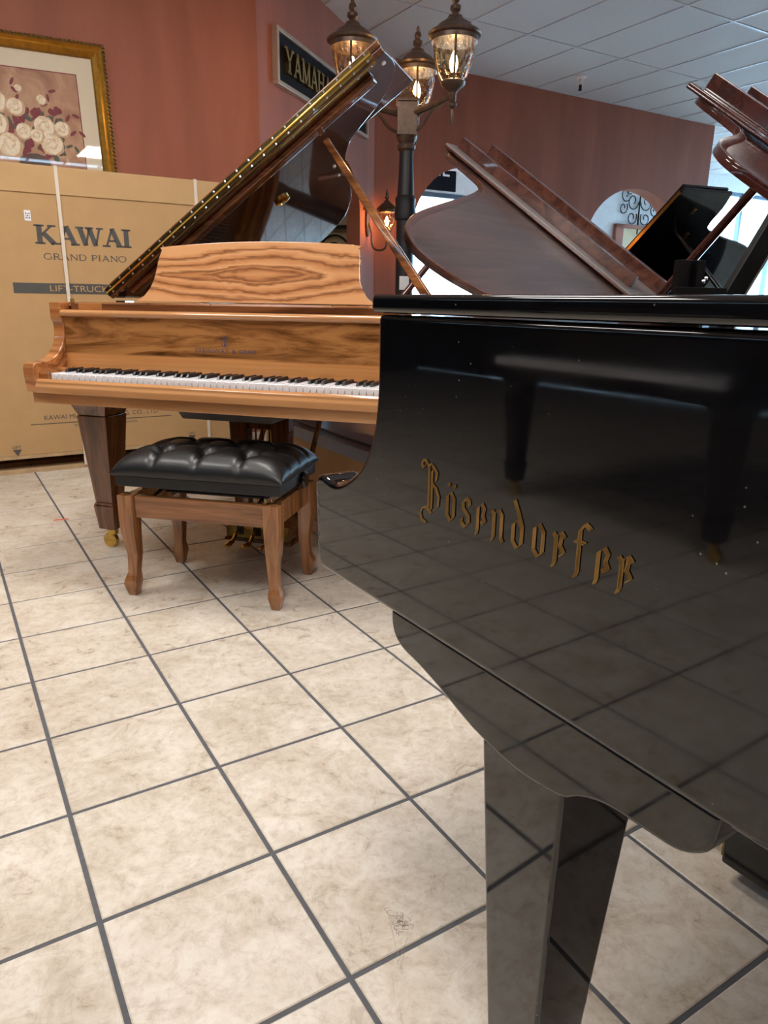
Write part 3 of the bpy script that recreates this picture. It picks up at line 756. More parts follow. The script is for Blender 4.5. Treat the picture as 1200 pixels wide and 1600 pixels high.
# ================================================================== LETTER SIGN on the slanted wall
def on_diag(l, y=0.0, z=0.0):
    d = Vector((math.cos(RHO + DA), math.sin(RHO + DA), 0)); nrm = Vector((-d.y, d.x, 0))
    return W(2.18, 5.29, z) + d * l + nrm * y
t = thing('letter_sign', 'long black sign with raised brass letters on the slanted wall', 'sign', on_diag(.22, 0, 2.485), RHO + DA)
MB().box(0.03, 1.90, -.03, 0, .03, .34).build('board', 'black_board', t)
f = MB()
for x0, x1, z0, z1 in ((0, 1.93, 0, .03), (0, 1.93, .34, .37), (0, .03, .03, .34), (1.90, 1.93, .03, .34)): f.box(x0, x1, -.05, 0, z0, z1)
f.build('frame', 'sign_frame', t, bevel=.004)
MT['brass_letter'] = plain('antique_brass_letter', (188, 160, 104), 0.24, 1.0, var=.1)
serif_text('YAMAHA P', .165, .20, .11, 1.04, 'raised_letter', 'brass_letter', t, lambda x, y, h: (.10 + x, -.031 - h, .10 + y), h=.032)

# ================================================================== WALL SCONCE
def lantern(parent, base, k, glow, tiers=6, finial=True, kz=None):
    """Tapered glass lantern standing on base (x, y, z); k scales it. Roof, glass, ribs, bulb and cup."""
    x, y, z = base
    kz = kz or k
    P = lambda prof: [(r * k, h * kz) for r, h in prof]
    C = (x, y, z)
    MB().lathe(P([(.0, -.04), (.02, -.035), (.024, 0), (.05, .03), (.078, .055), (.082, .075), (.07, .085), (0, .085)]), 18, C).build('cup', 'bronze', parent, smooth=True)
    g = MB().lathe(P([(.072, .085), (.095, .13), (.118, .20), (.132, .27), (.138, .345)]), 24, C)
    g.f = g.f[:-2]
    g.build('glass_shade', 'seed_glass', parent, smooth=True)
    for i in range(tiers // 2):
        a = 2 * math.pi * i / (tiers // 2) + .5
        MB().tube([(x + r * k * math.cos(a), y + r * k * math.sin(a), z + h * kz) for r, h in ((.077, .08), (.101, .13), (.124, .20), (.138, .27), (.144, .35))], .0085 * k, 6).build('rib', 'bronze', parent)
    rf = MB().lathe(P([(.0, .345), (.150, .345), (.152, .375), (.168, .385), (.172, .40), (.16, .415), (.12, .44), (.105, .462), (.075, .482), (.05, .505), (.045, .52), (.0, .52)]), 28, C).build('roof', 'bronze', parent, smooth=25)
    if finial: MB().lathe(P([(.0, .515), (.028, .52), (.02, .54), (.036, .56), (.034, .585), (.016, .60), (.026, .62), (.022, .645), (.010, .66), (.014, .675), (.004, .70), (0, .70)]), 14, C).build('finial', 'bronze', rf, smooth=True)
    MB().lathe(P([(0, .085), (.016, .085), (.016, .14), (0, .14)]), 10, C).build('bulb_holder', 'bronze', parent)
    MB().lathe(P([(0, .14), (.014, .142), (.026, .18), (.028, .21), (.018, .25), (.006, .285), (0, .29)]), 12, C).build('bulb', glow, parent, smooth=True)

sc = thing('wall_sconce', 'lit bronze wall lantern on a curved arm beside the far corner', 'wall lamp', on_diag(2.24, 0, 1.62), RHO + DA)
MB().prism([(p[0], p[1]) for p in arc(0, .14, .05, 0, 360, 20, .15)][:-1], -.025, 0, 'y').build('back_plate', 'bronze', sc, bevel=.006)
MB().tube(catmull([(0, -.02, .12), (0, -.05, .05), (0, -.06, -.08), (0, -.10, -.13), (0, -.17, -.135), (0, -.21, -.10), (0, -.215, -.03)], 5), .011, 8).build('arm', 'bronze', sc, smooth=True)
lantern(sc, (0, -.215, 0.0), .62, 'sconce_bulb')

# shelf of curled iron seen through the arch
t = thing('iron_shelf', 'black iron shelf with curled bracket seen through the arch', 'shelf', on_diag(2.395, .17, 1.55), RHO + DA + R(90))
MB().box(-.02, .60, 0, .13, .15, .18).build('shelf_top', 'iron', t, bevel=.004)
MB().tube([(.22 + .17 * math.cos(R(a)), .05, -.08 + .17 * math.sin(R(a))) for a in range(-20, 201, 12)], .010, 6).build('bracket_arch', 'iron', t, smooth=True)
MB().tube([(x, .05, z) for x, y, z in spiral(.22, -.06, .09, 0, 1.3)], .009, 6).build('bracket_scroll', 'iron', t, smooth=True)
for x in (0.02, .42): MB().box(x - .012, x + .012, .03, .06, -1.55, .15).build('upright', 'iron', t)

# ================================================================== LAMP POST
lp = thing('lamp_post', 'dark street lamp post with three lit glass lanterns behind the walnut piano', 'lamp post', (.118, 5.3, 0), 0)
MB().lathe([(.17, 0), (.17, .05), (.13, .07), (.12, .16), (.08, .22), (.07, .4), (.062, .42), (.060, 1.52), (.072, 1.53), (.075, 1.56), (.068, 1.62), (.072, 1.66), (.058, 1.68), (.047, 1.9), (.046, 1.97)], 20).build('shaft', 'post', lp, smooth=30)
MB().lathe([(.046, 1.95), (.06, 1.965), (.062, 1.985), (.05, 2.0), (.064, 2.02), (.07, 2.045), (.0, 2.045)], 20).build('collar', 'bronze', lp, smooth=30)
MB().box(-.066, .066, -.066, .066, 2.04, 2.24).build('head_block', 'bronze', lp, bevel=.008)
MB().frustum((0, 0, 2.24), (.076, .076), (0, 0, 2.262), (.07, .07)).frustum((0, 0, 2.262), (.06, .06), (0, 0, 2.31), (.02, .02)).build('head_cap', 'bronze', lp, bevel=.005)
MB().box(-.033, .033, -.0625, -.0605, 1.07, 1.16).build('paper_tag', 'white_paper', lp)
RL = .375
for ang in (-43, -161, 79):
    c, s_ = math.cos(R(ang)), math.sin(R(ang))
    P = lambda r, z: (r * c, r * s_, z)
    am = MB().tube([P(.05, 2.175), P(.2, 2.195), P(RL - .01, 2.225)], [.024, .022, .018], 8).build('arm', 'bronze', lp, smooth=True)
    MB().tube(catmull([P(.06, 2.06), P(.13, 2.09), P(.20, 2.16), P(.30, 2.20)], 5), .010, 6).build('brace', 'bronze', am, smooth=True)
    hub = MB().lathe([(0, -.14), (.006, -.135), (.013, -.09), (.008, -.05), (.026, -.035), (.028, -.02), (.014, -.01), (.022, .0), (.024, .07), (.0, .07)], 12, P(RL, 2.20)).build('pendant', 'bronze', lp, smooth=True)
    lantern(lp, P(RL, 2.24), .95, 'bulb', kz=.80)

# ================================================================== WALNUT GRAND PIANO
# local frame: x along the keys from the first key, y into the piano, z up
TH = R(-16.9)
wp = thing('grand_piano', 'honey walnut grand piano with its lid propped open, facing the tufted bench', 'piano', (-1.19, 2.577, 0), TH)
UL, UR = -.09, 1.315
LT = .50                       # where the main lid begins
# rim outline seen from above (x, y)
def mirror_ok(p): return p
bent = catmull([(1.315, .78), (1.29, .83), (1.21, .885), (1.09, .93), (1.0, .985), (.935, 1.07), (.885, 1.20), (.835, 1.36), (.78, 1.50), (.68, 1.63), (.54, 1.70), (.36, 1.71), (.15, 1.66), (-.02, 1.56), (-.09, 1.45)], 3)
outer = [(UL, .17), (UR, .17)] + bent
def inset(poly, d):
    n = len(poly); out = []
    for i in range(n):
        p0, p1, p2 = Vector(poly[i - 1]).to_2d(), Vector(poly[i]).to_2d(), Vector(poly[(i + 1) % n]).to_2d()
        e1, e2 = (p1 - p0).normalized(), (p2 - p1).normalized()
        nn = (Vector((-e1.y, e1.x)) + Vector((-e2.y, e2.x)))
        nn = nn.normalized() / max(.5, (1 + e1.dot(e2)) / 2) ** .5
        out.append(tuple(p1 + nn * d))
    return out
def ring_case(outer, th, z0, z1, name, mat, parent, bevel=.004):
    inn = inset(outer, th); n = len(outer); mb = MB()
    vs = [(*p, z0) for p in outer] + [(*p, z1) for p in outer] + [(*p, z0) for p in inn] + [(*p, z1) for p in inn]
    fs = []
    for i in range(n):
        j = (i + 1) % n
        fs += [(i, j, n + j, n + i), (2 * n + j, 2 * n + i, 3 * n + i, 3 * n + j), (n + i, n + j, 3 * n + j, 3 * n + i), (j, i, 2 * n + i, 2 * n + j)]
    return mb.add(vs, fs).build(name, mat, parent, bevel=bevel, smooth=40), inn
body_outer = [(UL, .50), (UR, .50)] + bent
rim, inn = ring_case(body_outer, .055, .665, .975, 'rim', 'w_mid', wp)
MB().prism(inset(body_outer, .05), .82, .84, 'z').build('soundboard', 'w_light', wp)
pl = [p for p in inset(body_outer, .12)]
MB().prism(pl, .875, .89, 'z').build('iron_plate', 'plate', wp, bevel=.004)
sm = MB()
for i in range(60):
    x = .02 + i * .0195; y1 = 1.45 - max(0, x - .55) * 1.05
    sm.tube([(x, .62, .902), (x * .9 + .02, max(.8, y1), .902)], .0012, 3)
tag(sm.build('piano_strings', 'strings', wp), kind='stuff')
# arms (cheeks)
armp = catmull([(-.013, .668), (-.020, .72), (-.020, .755), (-.010, .768), (.010, .772), (.05, .774), (.085, .782), (.115, .80), (.140, .83), (.152, .865), (.152, .90), (.142, .918), (.142, .925)], 3) + [(.142, .977), (.56, .977), (.56, .668)]
for x0, x1 in ((UL, UL + .046), (UR - .046, UR)):
    MB().prism(armp, x0, x1, 'x').build('arm', 'w_arm', wp, bevel=.005, seg=3, ang=50)
for x0, x1 in ((UL + .046, -.004), (1.229, UR - .046)):
    MB().prism([(.002, .668), (.002, .735), (.010, .742), (.145, .750), (.145, .668)], x0, x1, 'x').build('key_block', 'w_mid', wp, bevel=.004)
MB().box(UL + .012, UR - .012, .0, .62, .628, .668).build('key_bed', 'w_light', wp, bevel=.004)
MB().prism([(-.024, .668), (-.024, .690), (-.018, .700), (-.018, .708), (-.008, .716), (.004, .716), (.004, .668)], UL + .046, UR - .046, 'x').build('key_slip', 'w_light', wp, bevel=.003, seg=3, ang=25)
MB().prism([(.150, .735), (.160, .935), (.178, .935), (.178, .735)], -.043, 1.269, 'x').build('fallboard', 'fall', wp)
MB().prism(arc(.160, .938, .022, 20, 340, 14, .013), -.043, 1.269, 'x').build('fallboard_rail', 'w_light', wp, bevel=0, smooth=40)
MB().box(-.043, 1.269, .165, .30, .948, .952).build('thin_shelf', 'w_dark', wp)  # thin dark walnut board below the shelf front
MB().box(-.015, 1.24, .168, .205, .951, .974).build('shelf_front', 'w_dark', wp, bevel=.004)
MB().box(.02, .12, .164, .206, .951, .9745).build('shelf_slider', 'w_mid', wp, bevel=.003)
MB().box(-.043, 1.269, .19, .50, .962, .978).build('music_shelf', 'w_mid', wp, bevel=.003)
MB().lathe([(0, 0), (.007, .0), (.008, .012), (0, .016)], 10, (-.012, .176, .975)).build('knob', 'brass', wp, smooth=True)
for u in (.30, .55, 1.0): MB().lathe([(0, 0), (.003, 0), (.003, .003), (0, .004)], 8, (u, .188, .974)).build('shelf_pin', 'brass', wp)
# music desk, leaning back
dz0, dz1 = .982, 1.192
def desk_pt(x, z): return z
left = [(.152, .982), (.158, .986), (.186, 1.004), (.206, 1.03), (.218, 1.06), (.224, 1.10), (.226, 1.13), (.232, 1.155), (.236, 1.168), (.226, 1.178)]
top = [(.226 + (1.03 - .226) * f, 1.180 + .016 * math.sin(math.pi * f)) for f in [i / 16 for i in range(1, 16)]]
right = [(1.256 - x, z - .001) for x, z in left[::-1]]
dk = MB(); poly = left + top + [(x - .0, z) for x, z in right]
n_ = len(poly)
lean = lambda z: .325 + (z - .98) * .36
dk.add([(x, lean(z), z) for x, z in poly] + [(x, lean(z) + .016, z) for x, z in poly], [tuple(range(n_)), tuple(range(2 * n_ - 1, n_ - 1, -1))] + [(i, (i + 1) % n_, n_ + (i + 1) % n_, n_ + i) for i in range(n_)])
dk.build('music_desk', 'desk', wp, bevel=.003, seg=2, ang=50)
# keys
KW = 1.225 / 52
wk = MB().box(-KW / 2 + .0005, KW / 2 - .0005, .012, .155, .712, .735).build('white_key', 'white_key', wp, bevel=.0015, seg=1)
for k in range(52):
    o = wk if k == 0 else wk.copy()
    if k: COL.objects.link(o)
    o.location = ((k + .5) * KW, 0, 0)
bk = MB().frustum((0, .107, .735), (.0055, .048), (0, .111, .747), (.0045, .043)).build('black_key', 'black_key', wp, bevel=.0012, seg=1)
first = True
for k in range(51):
    if (k % 7) in (1, 4): continue       # the keyboard begins A, B, C
    o = bk if first else bk.copy()
    if not first: COL.objects.link(o)
    first = False; o.location = ((k + 1) * KW, 0, 0)
MB().box(0, 1.225, .148, .152, .735, .740).build('key_felt', 'felt', wp)
# maker's lettering and lyre emblem on the fallboard
fy = lambda z: .150 + (z - .735) / .2 * .010 - .0012
text_mesh('STEINWAY & SONS', .0135, 'blue_ink', 'lettering', wp, lambda x, y, h: (.50 + x, fy(.815 + y), .815 + y), width=.235, spacing=1.15)
em = MB(); pl_e = lambda x, y, h: (.617 + x, fy(.853 + y), .853 + y)
for sg in (-1, 1):
    stroke(em, [(sg * x, y) for x, y in catmull([(0, -.018), (.008, -.016), (.013, -.008), (.012, .0), (.007, .008), (.005, .014), (.010, .019)], 4)], .0018, pl_e)
stroke(em, [(-.004, -.014), (0, -.004), (.004, -.014)], .003, pl_e); stroke(em, [(0, -.018), (0, .016)], .0022, pl_e); stroke(em, [(-.007, .0155), (.007, .0155)], .0022, pl_e)
for yy in (-.004, .002, .007): stroke(em, [(-.004, yy), (.004, yy)], .002, pl_e)
em.build('lyre_emblem', 'blue_ink', wp)
# lid: plane rising from the spine to the treble side
LA = R(34.6); ls = Vector((math.cos(LA), 0, math.sin(LA))); lv = Vector((0, 1, 0)); ln = ls.cross(lv) * -1   # ln points down under the lid
L0 = Vector((UL, LT, .992))
def LP(s, t, d=0.0): return tuple(L0 + ls * s + lv * t + ln * d)      # d>0 below the lid
lidc = catmull([(1.412, 0), (1.414, .08), (1.405, .15), (1.378, .21), (1.325, .27), (1.25, .32), (1.174, .356), (1.091, .405), (1.032, .485), (.985, .58), (.945, .70), (.905, .83), (.865, .94), (.815, 1.03), (.74, 1.13), (.64, 1.19), (.50, 1.22), (.34, 1.21), (.16, 1.15), (.03, 1.05), (0, .95)], 3)
def slab(mb, poly, d0, d1, f=LP):
    n = len(poly)
    mb.add([f(*p, d0) for p in poly] + [f(*p, d1) for p in poly], [tuple(range(n)), tuple(range(2 * n - 1, n - 1, -1))] + [(i, (i + 1) % n, n + (i + 1) % n, n + i) for i in range(n)])
    return mb
lid = slab(MB(), [(0, 0)] + lidc, -.022, 0).build('lid', 'w_lid', wp, bevel=.004, seg=3, ang=50)
flap = slab(MB(), [(0, .004), (1.412, .004), (1.412, .435), (0, .435)], -.050, -.026).build('front_flap', 'w_dark', wp, bevel=.005, seg=3)
def bar(mb, s0, s1, t0, t1, d0, d1): return slab(mb, [(s0, t0), (s1, t0), (s1, t1), (s0, t1)], d0, d1)
bar(MB(), .06, 1.33, .055, .105, 0, .022).build('lid_batten', 'w_dark', lid, bevel=.009, seg=4)
bar(MB(), .0, 1.37, .004, .020, 0, .003).build('hinge_leaf', 'brass', lid)
bar(MB(), .0, 1.37, -.004, .0, -.040, -.008).build('hinge_leaf', 'brass_dark', lid)
MB().tube([LP(0.0, -.005, -.024), LP(1.37, -.005, -.024)], .0045, 8).build('hinge_knuckle', 'brass', lid, smooth=True)
scw = MB()
for i in range(23):
    s0 = .03 + i * .06
    for tt, dd in ((.012, .0035),): scw.add([LP(s0 - .004, tt - .004, dd), LP(s0 + .004, tt - .004, dd), LP(s0 + .004, tt + .004, dd), LP(s0 - .004, tt + .004, dd), LP(s0, tt, dd + .002)], [(0, 1, 4), (1, 2, 4), (2, 3, 4), (3, 0, 4)])
    for dd in (-.036, -.012): scw.add([LP(s0 - .004, -.0045, dd - .004), LP(s0 + .004, -.0045, dd - .004), LP(s0 + .004, -.0045, dd + .004), LP(s0 - .004, -.0045, dd + .004), LP(s0, -.0065, dd)], [(0, 1, 4), (1, 2, 4), (2, 3, 4), (3, 0, 4)])
tag(scw.build('hinge_screws', 'chrome', lid), kind='stuff')
def lring(s, t, d, r, n=18): return [LP(s + r * math.cos(2 * math.pi * i / n), t + r * 1.0 * math.sin(2 * math.pi * i / n), d) for i in range(n)]
MB().loft([lring(.72, .40, 0, .034), lring(.72, .40, .008, .034), lring(.72, .40, .010, .026), lring(.72, .40, .002, .024), lring(.72, .40, .002, .010), lring(.72, .40, .014, .009)]).build('prop_cup', 'brass', lid, smooth=30)
for s_, t_ in ((1.385, .06), (1.30, .12), (.93, .62), (.96, .5)): MB().loft([lring(s_, t_, 0, .008, 10), lring(s_, t_, .005, .007, 10)]).build('lid_buffer', 'white_paper', lid)
# prop stick
pt, pb = Vector(LP(1.05, .20, .012)), Vector((1.262, .60, .95))
d = (pt - pb); side = d.cross(Vector((0, 1, 0))).normalized(); fb = side.cross(d).normalized()
MB().add([tuple(p + side * a * w_ + fb * b * w_ * .8) for p, w_ in ((pb, .017), (pb + d * .5, .015), (pt, .012)) for a, b in ((-1, -1), (1, -1), (1, 1), (-1, 1))],
         [(0, 3, 2, 1), (8, 9, 10, 11)] + [(k + i, k + (i + 1) % 4, k + 4 + (i + 1) % 4, k + 4 + i) for k in (0, 4) for i in range(4)]).build('lid_prop', 'w_mid', wp, bevel=.005, seg=3)
for f_ in (.30, .62):
    p = pb + d * f_ + side * .018; MB().lathe([(0, -.006), (.005, -.005), (.005, .005), (0, .006)], 8, p).build('prop_pin', 'brass', wp)
for t_ in (.08, .75):
    MB().box(-.105, -.06, LT + t_ - .03, LT + t_ + .03, .972, .982).build('spine_hinge', 'chrome', wp)
# legs
def piano_leg(parent, x, y, ztop, mat, h0=.072, h1=.040, caster=True, cap=True):
    l = MB()
    if cap:
        l.frustum((x, y, ztop - .075), (h0 * .86, h0 * .86), (x, y, ztop - .02), (h0 * 1.16, h0 * 1.16)).frustum((x, y, ztop - .02), (h0 * 1.16, h0 * 1.16), (x, y, ztop), (h0 * 1.16, h0 * 1.16))
    l.frustum((x, y, .20), (h1, h1), (x, y, ztop - .075), (h0 * .92, h0 * .92))
    l.frustum((x, y, .185), (h1 * 1.18, h1 * 1.18), (x, y, .20), (h1 * 1.0, h1 * 1.0))
    l.frustum((x, y, .085), (h1 * .94, h1 * .94), (x, y, .185), (h1 * 1.18, h1 * 1.18))
    lo = l.build('leg', mat, parent, bevel=.004)
    if caster:
        MB().lathe([(.022, .0), (.022, .02), (.01, .03), (.0, .03)], 12, (x, y, .058)).build('caster_socket', 'brass', lo, smooth=True)
        wl = MB(); rings = []
        for yy, r in ((-.012, .022), (-.010, .030), (.010, .030), (.012, .022)): rings.append([(x - .012 + r * math.cos(2 * math.pi * i / 16), y + yy, .030 + r * math.sin(2 * math.pi * i / 16)) for i in range(16)])
        wl.loft(rings).build('caster_wheel', 'brass', lo, smooth=40)
    return lo
piano_leg(wp, -.01, .275, .628, 'w_leg'); piano_leg(wp, 1.235, .275, .628, 'w_leg'); piano_leg(wp, .40, 1.45, .665, 'w_leg')
# lyre with pedals, and the grey box under the key bed
ly = .46
for x in (.50, .68): MB().frustum((x, ly, .15), (.030, .022), (x, ly, .628), (.042, .026)).build('lyre_post', 'w_leg', wp, bevel=.004)
MB().box(.53, .65, ly - .012, ly + .012, .50, .535).build('lyre_rail', 'w_leg', wp, bevel=.004)
for x in (.56, .59, .62): MB().tube([(x, ly + .01, .14), (x, ly + .01, .62)], .004, 6).build('lyre_rod', 'brass', wp)
for x in (.47, .72): MB().tube([(x, ly + .04, .15), (x, ly + .40, .64)], .012, 8).build('lyre_brace', 'w_leg', wp)
pbx = MB(); pbx.frustum((.59, ly, .045), (.150, .075), (.59, ly, .06), (.145, .07)); pbx.box(.45, .73, ly - .065, ly + .065, .06, .125); pbx.frustum((.59, ly, .125), (.155, .080), (.59, ly, .165), (.110, .05))
pbo = pbx.build('pedal_box', 'w_dark', wp, bevel=.004)
MB().box(.452, .728, ly - .070, ly - .066, .062, .122).build('pedal_plate', 'brass_dark', pbo)
for x in (.515, .59, .665):
    MB().box(x - .016, x + .016, ly - .0715, ly - .070, .075, .110).build('pedal_slot', 'iron', pbo)
    ped = MB(); ped.tube(catmull([(x, ly - .06, .092), (x, ly - .10, .090), (x, ly - .13, .070), (x, ly - .17, .062), (x, ly - .19, .060)], 4), [.006] * 5 + [.008] * 4 + [.011, .013, .015, .016, .016, .015, .012, .008], 8)
    ped.v = [(px, py, .066 + (pz - .066) * .55 if py < ly - .14 else pz) for px, py, pz in ped.v]
    ped.build('pedal', 'brass', pbo, smooth=True)
MB().frustum((.62, .215, .582), (.175, .085), (.62, .215, .627), (.195, .10)).build('control_box', 'grey_plastic', wp, bevel=.006)

# ================================================================== TUFTED BENCH
BA = R(-12.3)
bn = thing('piano_bench', 'walnut piano bench with a black tufted leather cushion in front of the walnut piano', 'bench', (-.575, 2.453, 0), BA)
hx, hy = .2585, .165
def bench_leg(sx, sy):
    prof = [(0.0, .016), (.02, .020), (.045, .026), (.06, .024), (.085, .018), (.15, .021), (.23, .027), (.275, .029), (.362, .029)]
    rings = []
    for z, h in prof:
        off = .006 * math.exp(-((z - .04) / .05) ** 2) - .006 * math.exp(-((z - .13) / .06) ** 2)
        cx, cy = sx * (hx + off), sy * (hy + off)
        rings.append([(cx + dx * h * .92, cy + dy * h * .92, z) for dx, dy in ((-1, -1), (1, -1), (1, 1), (-1, 1))])
    MB().loft(rings).build('leg', 'w_bench_leg', bn, bevel=.003, ang=60)
for sx in (-1, 1):
    for sy in (-1, 1): bench_leg(sx, sy)
for sy in (-1, 1): MB().box(-hx + .03, hx - .03, sy * hy - .014, sy * hy + .014, .285, .360).build('apron', 'w_bench', bn, bevel=.003)
for sx in (-1, 1): MB().box(sx * hx - .014, sx * hx + .014, -hy + .03, hy - .03, .285, .360).build('apron', 'w_bench_leg', bn, bevel=.003)
MB().box(-.29, .29, -.185, .185, .392, .432).build('cushion_base', 'vinyl', bn, bevel=.006)
MB().box(-.19, .19, -.04, .04, .340, .350).build('scissor_plate', 'iron', bn, bevel=.003)
for sx in (-1, 1):
    for sg in (-1, 1): MB().tube([(sx * .19, -.12 * sg, .345), (sx * .19, .12 * sg, .394)], .007, 6).build('scissor_bar', 'chrome', bn)
    k_ = MB().lathe([(0, 0), (.026, 0), (.030, .006), (.030, .028), (.024, .034), (0, .034)], 16, (0, 0, 0)).build('height_knob', 'black_plain', bn, smooth=40)
    k_.location = (sx * .275, .03, .40); k_.rotation_euler = (0, sx * R(90), 0)
    ax = MB().tube([(sx * .20, .03, .40), (sx * .285, .03, .40)], .008, 8).build('knob_axle', 'chrome', bn)
# cushion: deep diamond tufting pressed into a rounded pad
def cushion():
    mb = MB(); nx, ny = 72, 46; hw, hd = .302, .198
    btn = [(-.15 + .15 * i, y) for y in (-.095, .095) for i in range(3)] + [(-.225 + .15 * i, 0) for i in range(4)]
    def hgt(x, y):
        ex, ey = min(1, abs(x) / hw), min(1, abs(y) / hd)
        h = .082 * (1 - ex ** 6) ** .5 * (1 - ey ** 4) ** .5
        k = 0
        for bx, by in btn:
            d2 = (x - bx) ** 2 + (y - by) ** 2
            k = max(k, math.exp(-d2 / .0008) + .0)
        g = 0
        def seg(ax, ay, bx, by):
            vx, vy = bx - ax, by - ay; L2 = vx * vx + vy * vy
            tt = max(0, min(1, ((x - ax) * vx + (y - ay) * vy) / L2)); return math.hypot(x - ax - vx * tt, y - ay - vy * tt)
        for a, b in folds:
            g = max(g, math.exp(-(seg(*a, *b) / .0105) ** 2))
        return h - .036 * k * (h / .082) - .017 * g * (h / .082)
    folds = []
    r1 = [p for p in btn if p[1] < -.01]; r2 = [p for p in btn if abs(p[1]) < .01]; r3 = [p for p in btn if p[1] > .01]
    for p in r2:
        for q in r1 + r3:
            if abs(p[0] - q[0]) < .08: folds.append((p, q))
    for p in r1: folds.append((p, (p[0], -hd)))
    for p in r3: folds.append((p, (p[0], hd)))
    for p in (r1[0], r3[0]): folds.append((p, (-hw, p[1] * 1.0)))
    for p in (r1[-1], r3[-1]): folds.append((p, (hw, p[1] * 1.0)))
    folds.append((r2[0], (-hw, 0))); folds.append((r2[-1], (hw, 0)))
    idx = {}
    def sp(u): return math.sin(u * math.pi / 2) * .35 + u * .65
    for j in range(ny + 1):
        for i in range(nx + 1):
            x, y = hw * sp(2 * i / nx - 1), hd * sp(2 * j / ny - 1)
            # round the corners in plan
            cr = .03; ax_, ay_ = max(0, abs(x) - (hw - cr)), max(0, abs(y) - (hd - cr)); rr = math.hypot(ax_, ay_)
            idx[i, j] = len(mb.v); mb.v.append((x, y, .437 + max(0, hgt(x, y))))
    for j in range(ny):
        for i in range(nx): mb.f.append((idx[i, j], idx[i + 1, j], idx[i + 1, j + 1], idx[i, j + 1]))
    b_ = [idx[i, 0] for i in range(nx + 1)] + [idx[nx, j] for j in range(1, ny + 1)] + [idx[i, ny] for i in range(nx - 1, -1, -1)] + [idx[0, j] for j in range(ny - 1, 0, -1)]
    lo = []
    for q in b_:
        x, y, z = mb.v[q]; lo.append(len(mb.v)); mb.v.append((x * .965, y * .955, .428))
    m = len(b_)
    for k in range(m): mb.f.append((b_[k], b_[(k + 1) % m], lo[(k + 1) % m], lo[k]))
    mb.f.append(tuple(lo))
    o = mb.build('cushion', 'leather', bn, smooth=75)
    for bx, by in btn:
        z = .437 + hgt(bx, by)
        MB().lathe([(0, -.004), (.008, -.002), (.008, .001), (.004, .004), (0, .0045)], 10, (bx, by, z)).build('tuft_button', 'leather', o, smooth=True)
cushion()

# ================================================================== BLACK GRAND PIANO, nearest
# local frame: x from the keyboard towards the tail along the treble side, y across to the bass side
BT = R(-57)
bp = thing('grand_piano', 'black polished grand piano with gold old-style lettering, closed lid, nearest the camera', 'piano', (-.095, .975, 0), BT)
BWD = 1.42
armb = catmull([(.003, .640), (-.001, .70), (-.004, .745), (.002, .762), (.016, .766), (.040, .762), (.062, .764), (.088, .776), (.116, .796), (.138, .824), (.149, .855), (.155, .895), (.156, .93)], 4) + [(.156, .982), (.70, .982), (.70, .632), (.012, .632)]
def cheek(y0, y1):
    return MB().prism(armb, y0, y1, 'y')
ck = cheek(0, .058).build('cheek', 'black', bp, bevel=.008, seg=4, ang=48)
cheek(BWD - .058, BWD).build('cheek', 'black', bp, bevel=.008, seg=4, ang=48)
# worn line along the cheek edge
we = MB()
for i in range(7):
    z = .655 + i * .014 + random.uniform(-.003, .003); h = random.uniform(.002, .006)
    we.add([(.0045, -.0004, z - h), (.0085 + random.uniform(0, .003), -.0004, z - h * .4), (.0075, -.0004, z + h * .5), (.0045, -.0004, z + h)], [(0, 1, 2, 3)])
tag(we.build('worn_chips', 'worn_edge', ck), kind='stuff')
# rim behind the cheek: bends away towards the tail
bo = [(.70, 0.0), (.86, .012), (.98, .06), (1.08, .16), (1.17, .30), (1.27, .42), (1.40, .52), (1.56, .60), (1.70, .68), (1.82, .80), (1.88, .96), (1.88, 1.12), (1.82, 1.30), (1.70, BWD - .02)]
bo = catmull(bo, 3) + [(1.60, BWD), (.70, BWD)]
MB().prism(bo, .632, .982, 'z').build('rim', 'black', bp, bevel=.004, seg=2, ang=50)
MB().box(.02, .70, .058, BWD - .058, .632, .70).build('key_bed', 'black', bp, bevel=.004)
MB().box(.15, .70, .058, BWD - .058, .70, .975).build('action_case', 'black_plain', bp)
MB().prism([(.135, .735), (.15, .93), (.165, .93), (.165, .735)], .058, BWD - .058, 'y').build('fallboard', 'black_plain', bp)
MB().box(.008, .03, .058, BWD - .058, .66, .716).build('key_slip', 'black', bp, bevel=.004)
for y0, y1 in ((.058, .098), (BWD - .098, BWD - .058)): MB().box(.03, .14, y0, y1, .70, .745).build('key_block', 'black', bp, bevel=.004)
kw = (BWD - .196) / 52
bwk = MB().box(.032, .145, -kw / 2 + .0005, kw / 2 - .0005, .712, .735).build('white_key', 'white_key', bp)
for k in range(52):
    o = bwk if k == 0 else bwk.copy()
    if k: COL.objects.link(o)
    o.location = (0, .098 + (k + .5) * kw, 0)
bbk = MB().frustum((.095, 0, .735), (.045, .0055), (.100, 0, .747), (.040, .0045)).build('black_key', 'black_key', bp)
first = True
for k in range(51):
    if ((50 - k) % 7) in (1, 4): continue
    o = bbk if first else bbk.copy()
    if not first: COL.objects.link(o)
    first = False; o.location = (0, .098 + (k + 1) * kw, 0)
# closed lid with a softly rounded edge
lo_ = [(.147, -.004), (.70, -.004)] + [(x, y - .004) for x, y in bo[1:-2]] + [(1.60, BWD + .004), (.147, BWD + .004)]
MB().prism(lo_, .9835, 1.0035, 'z').build('lid', 'black', bp, bevel=.007, seg=4, ang=50)
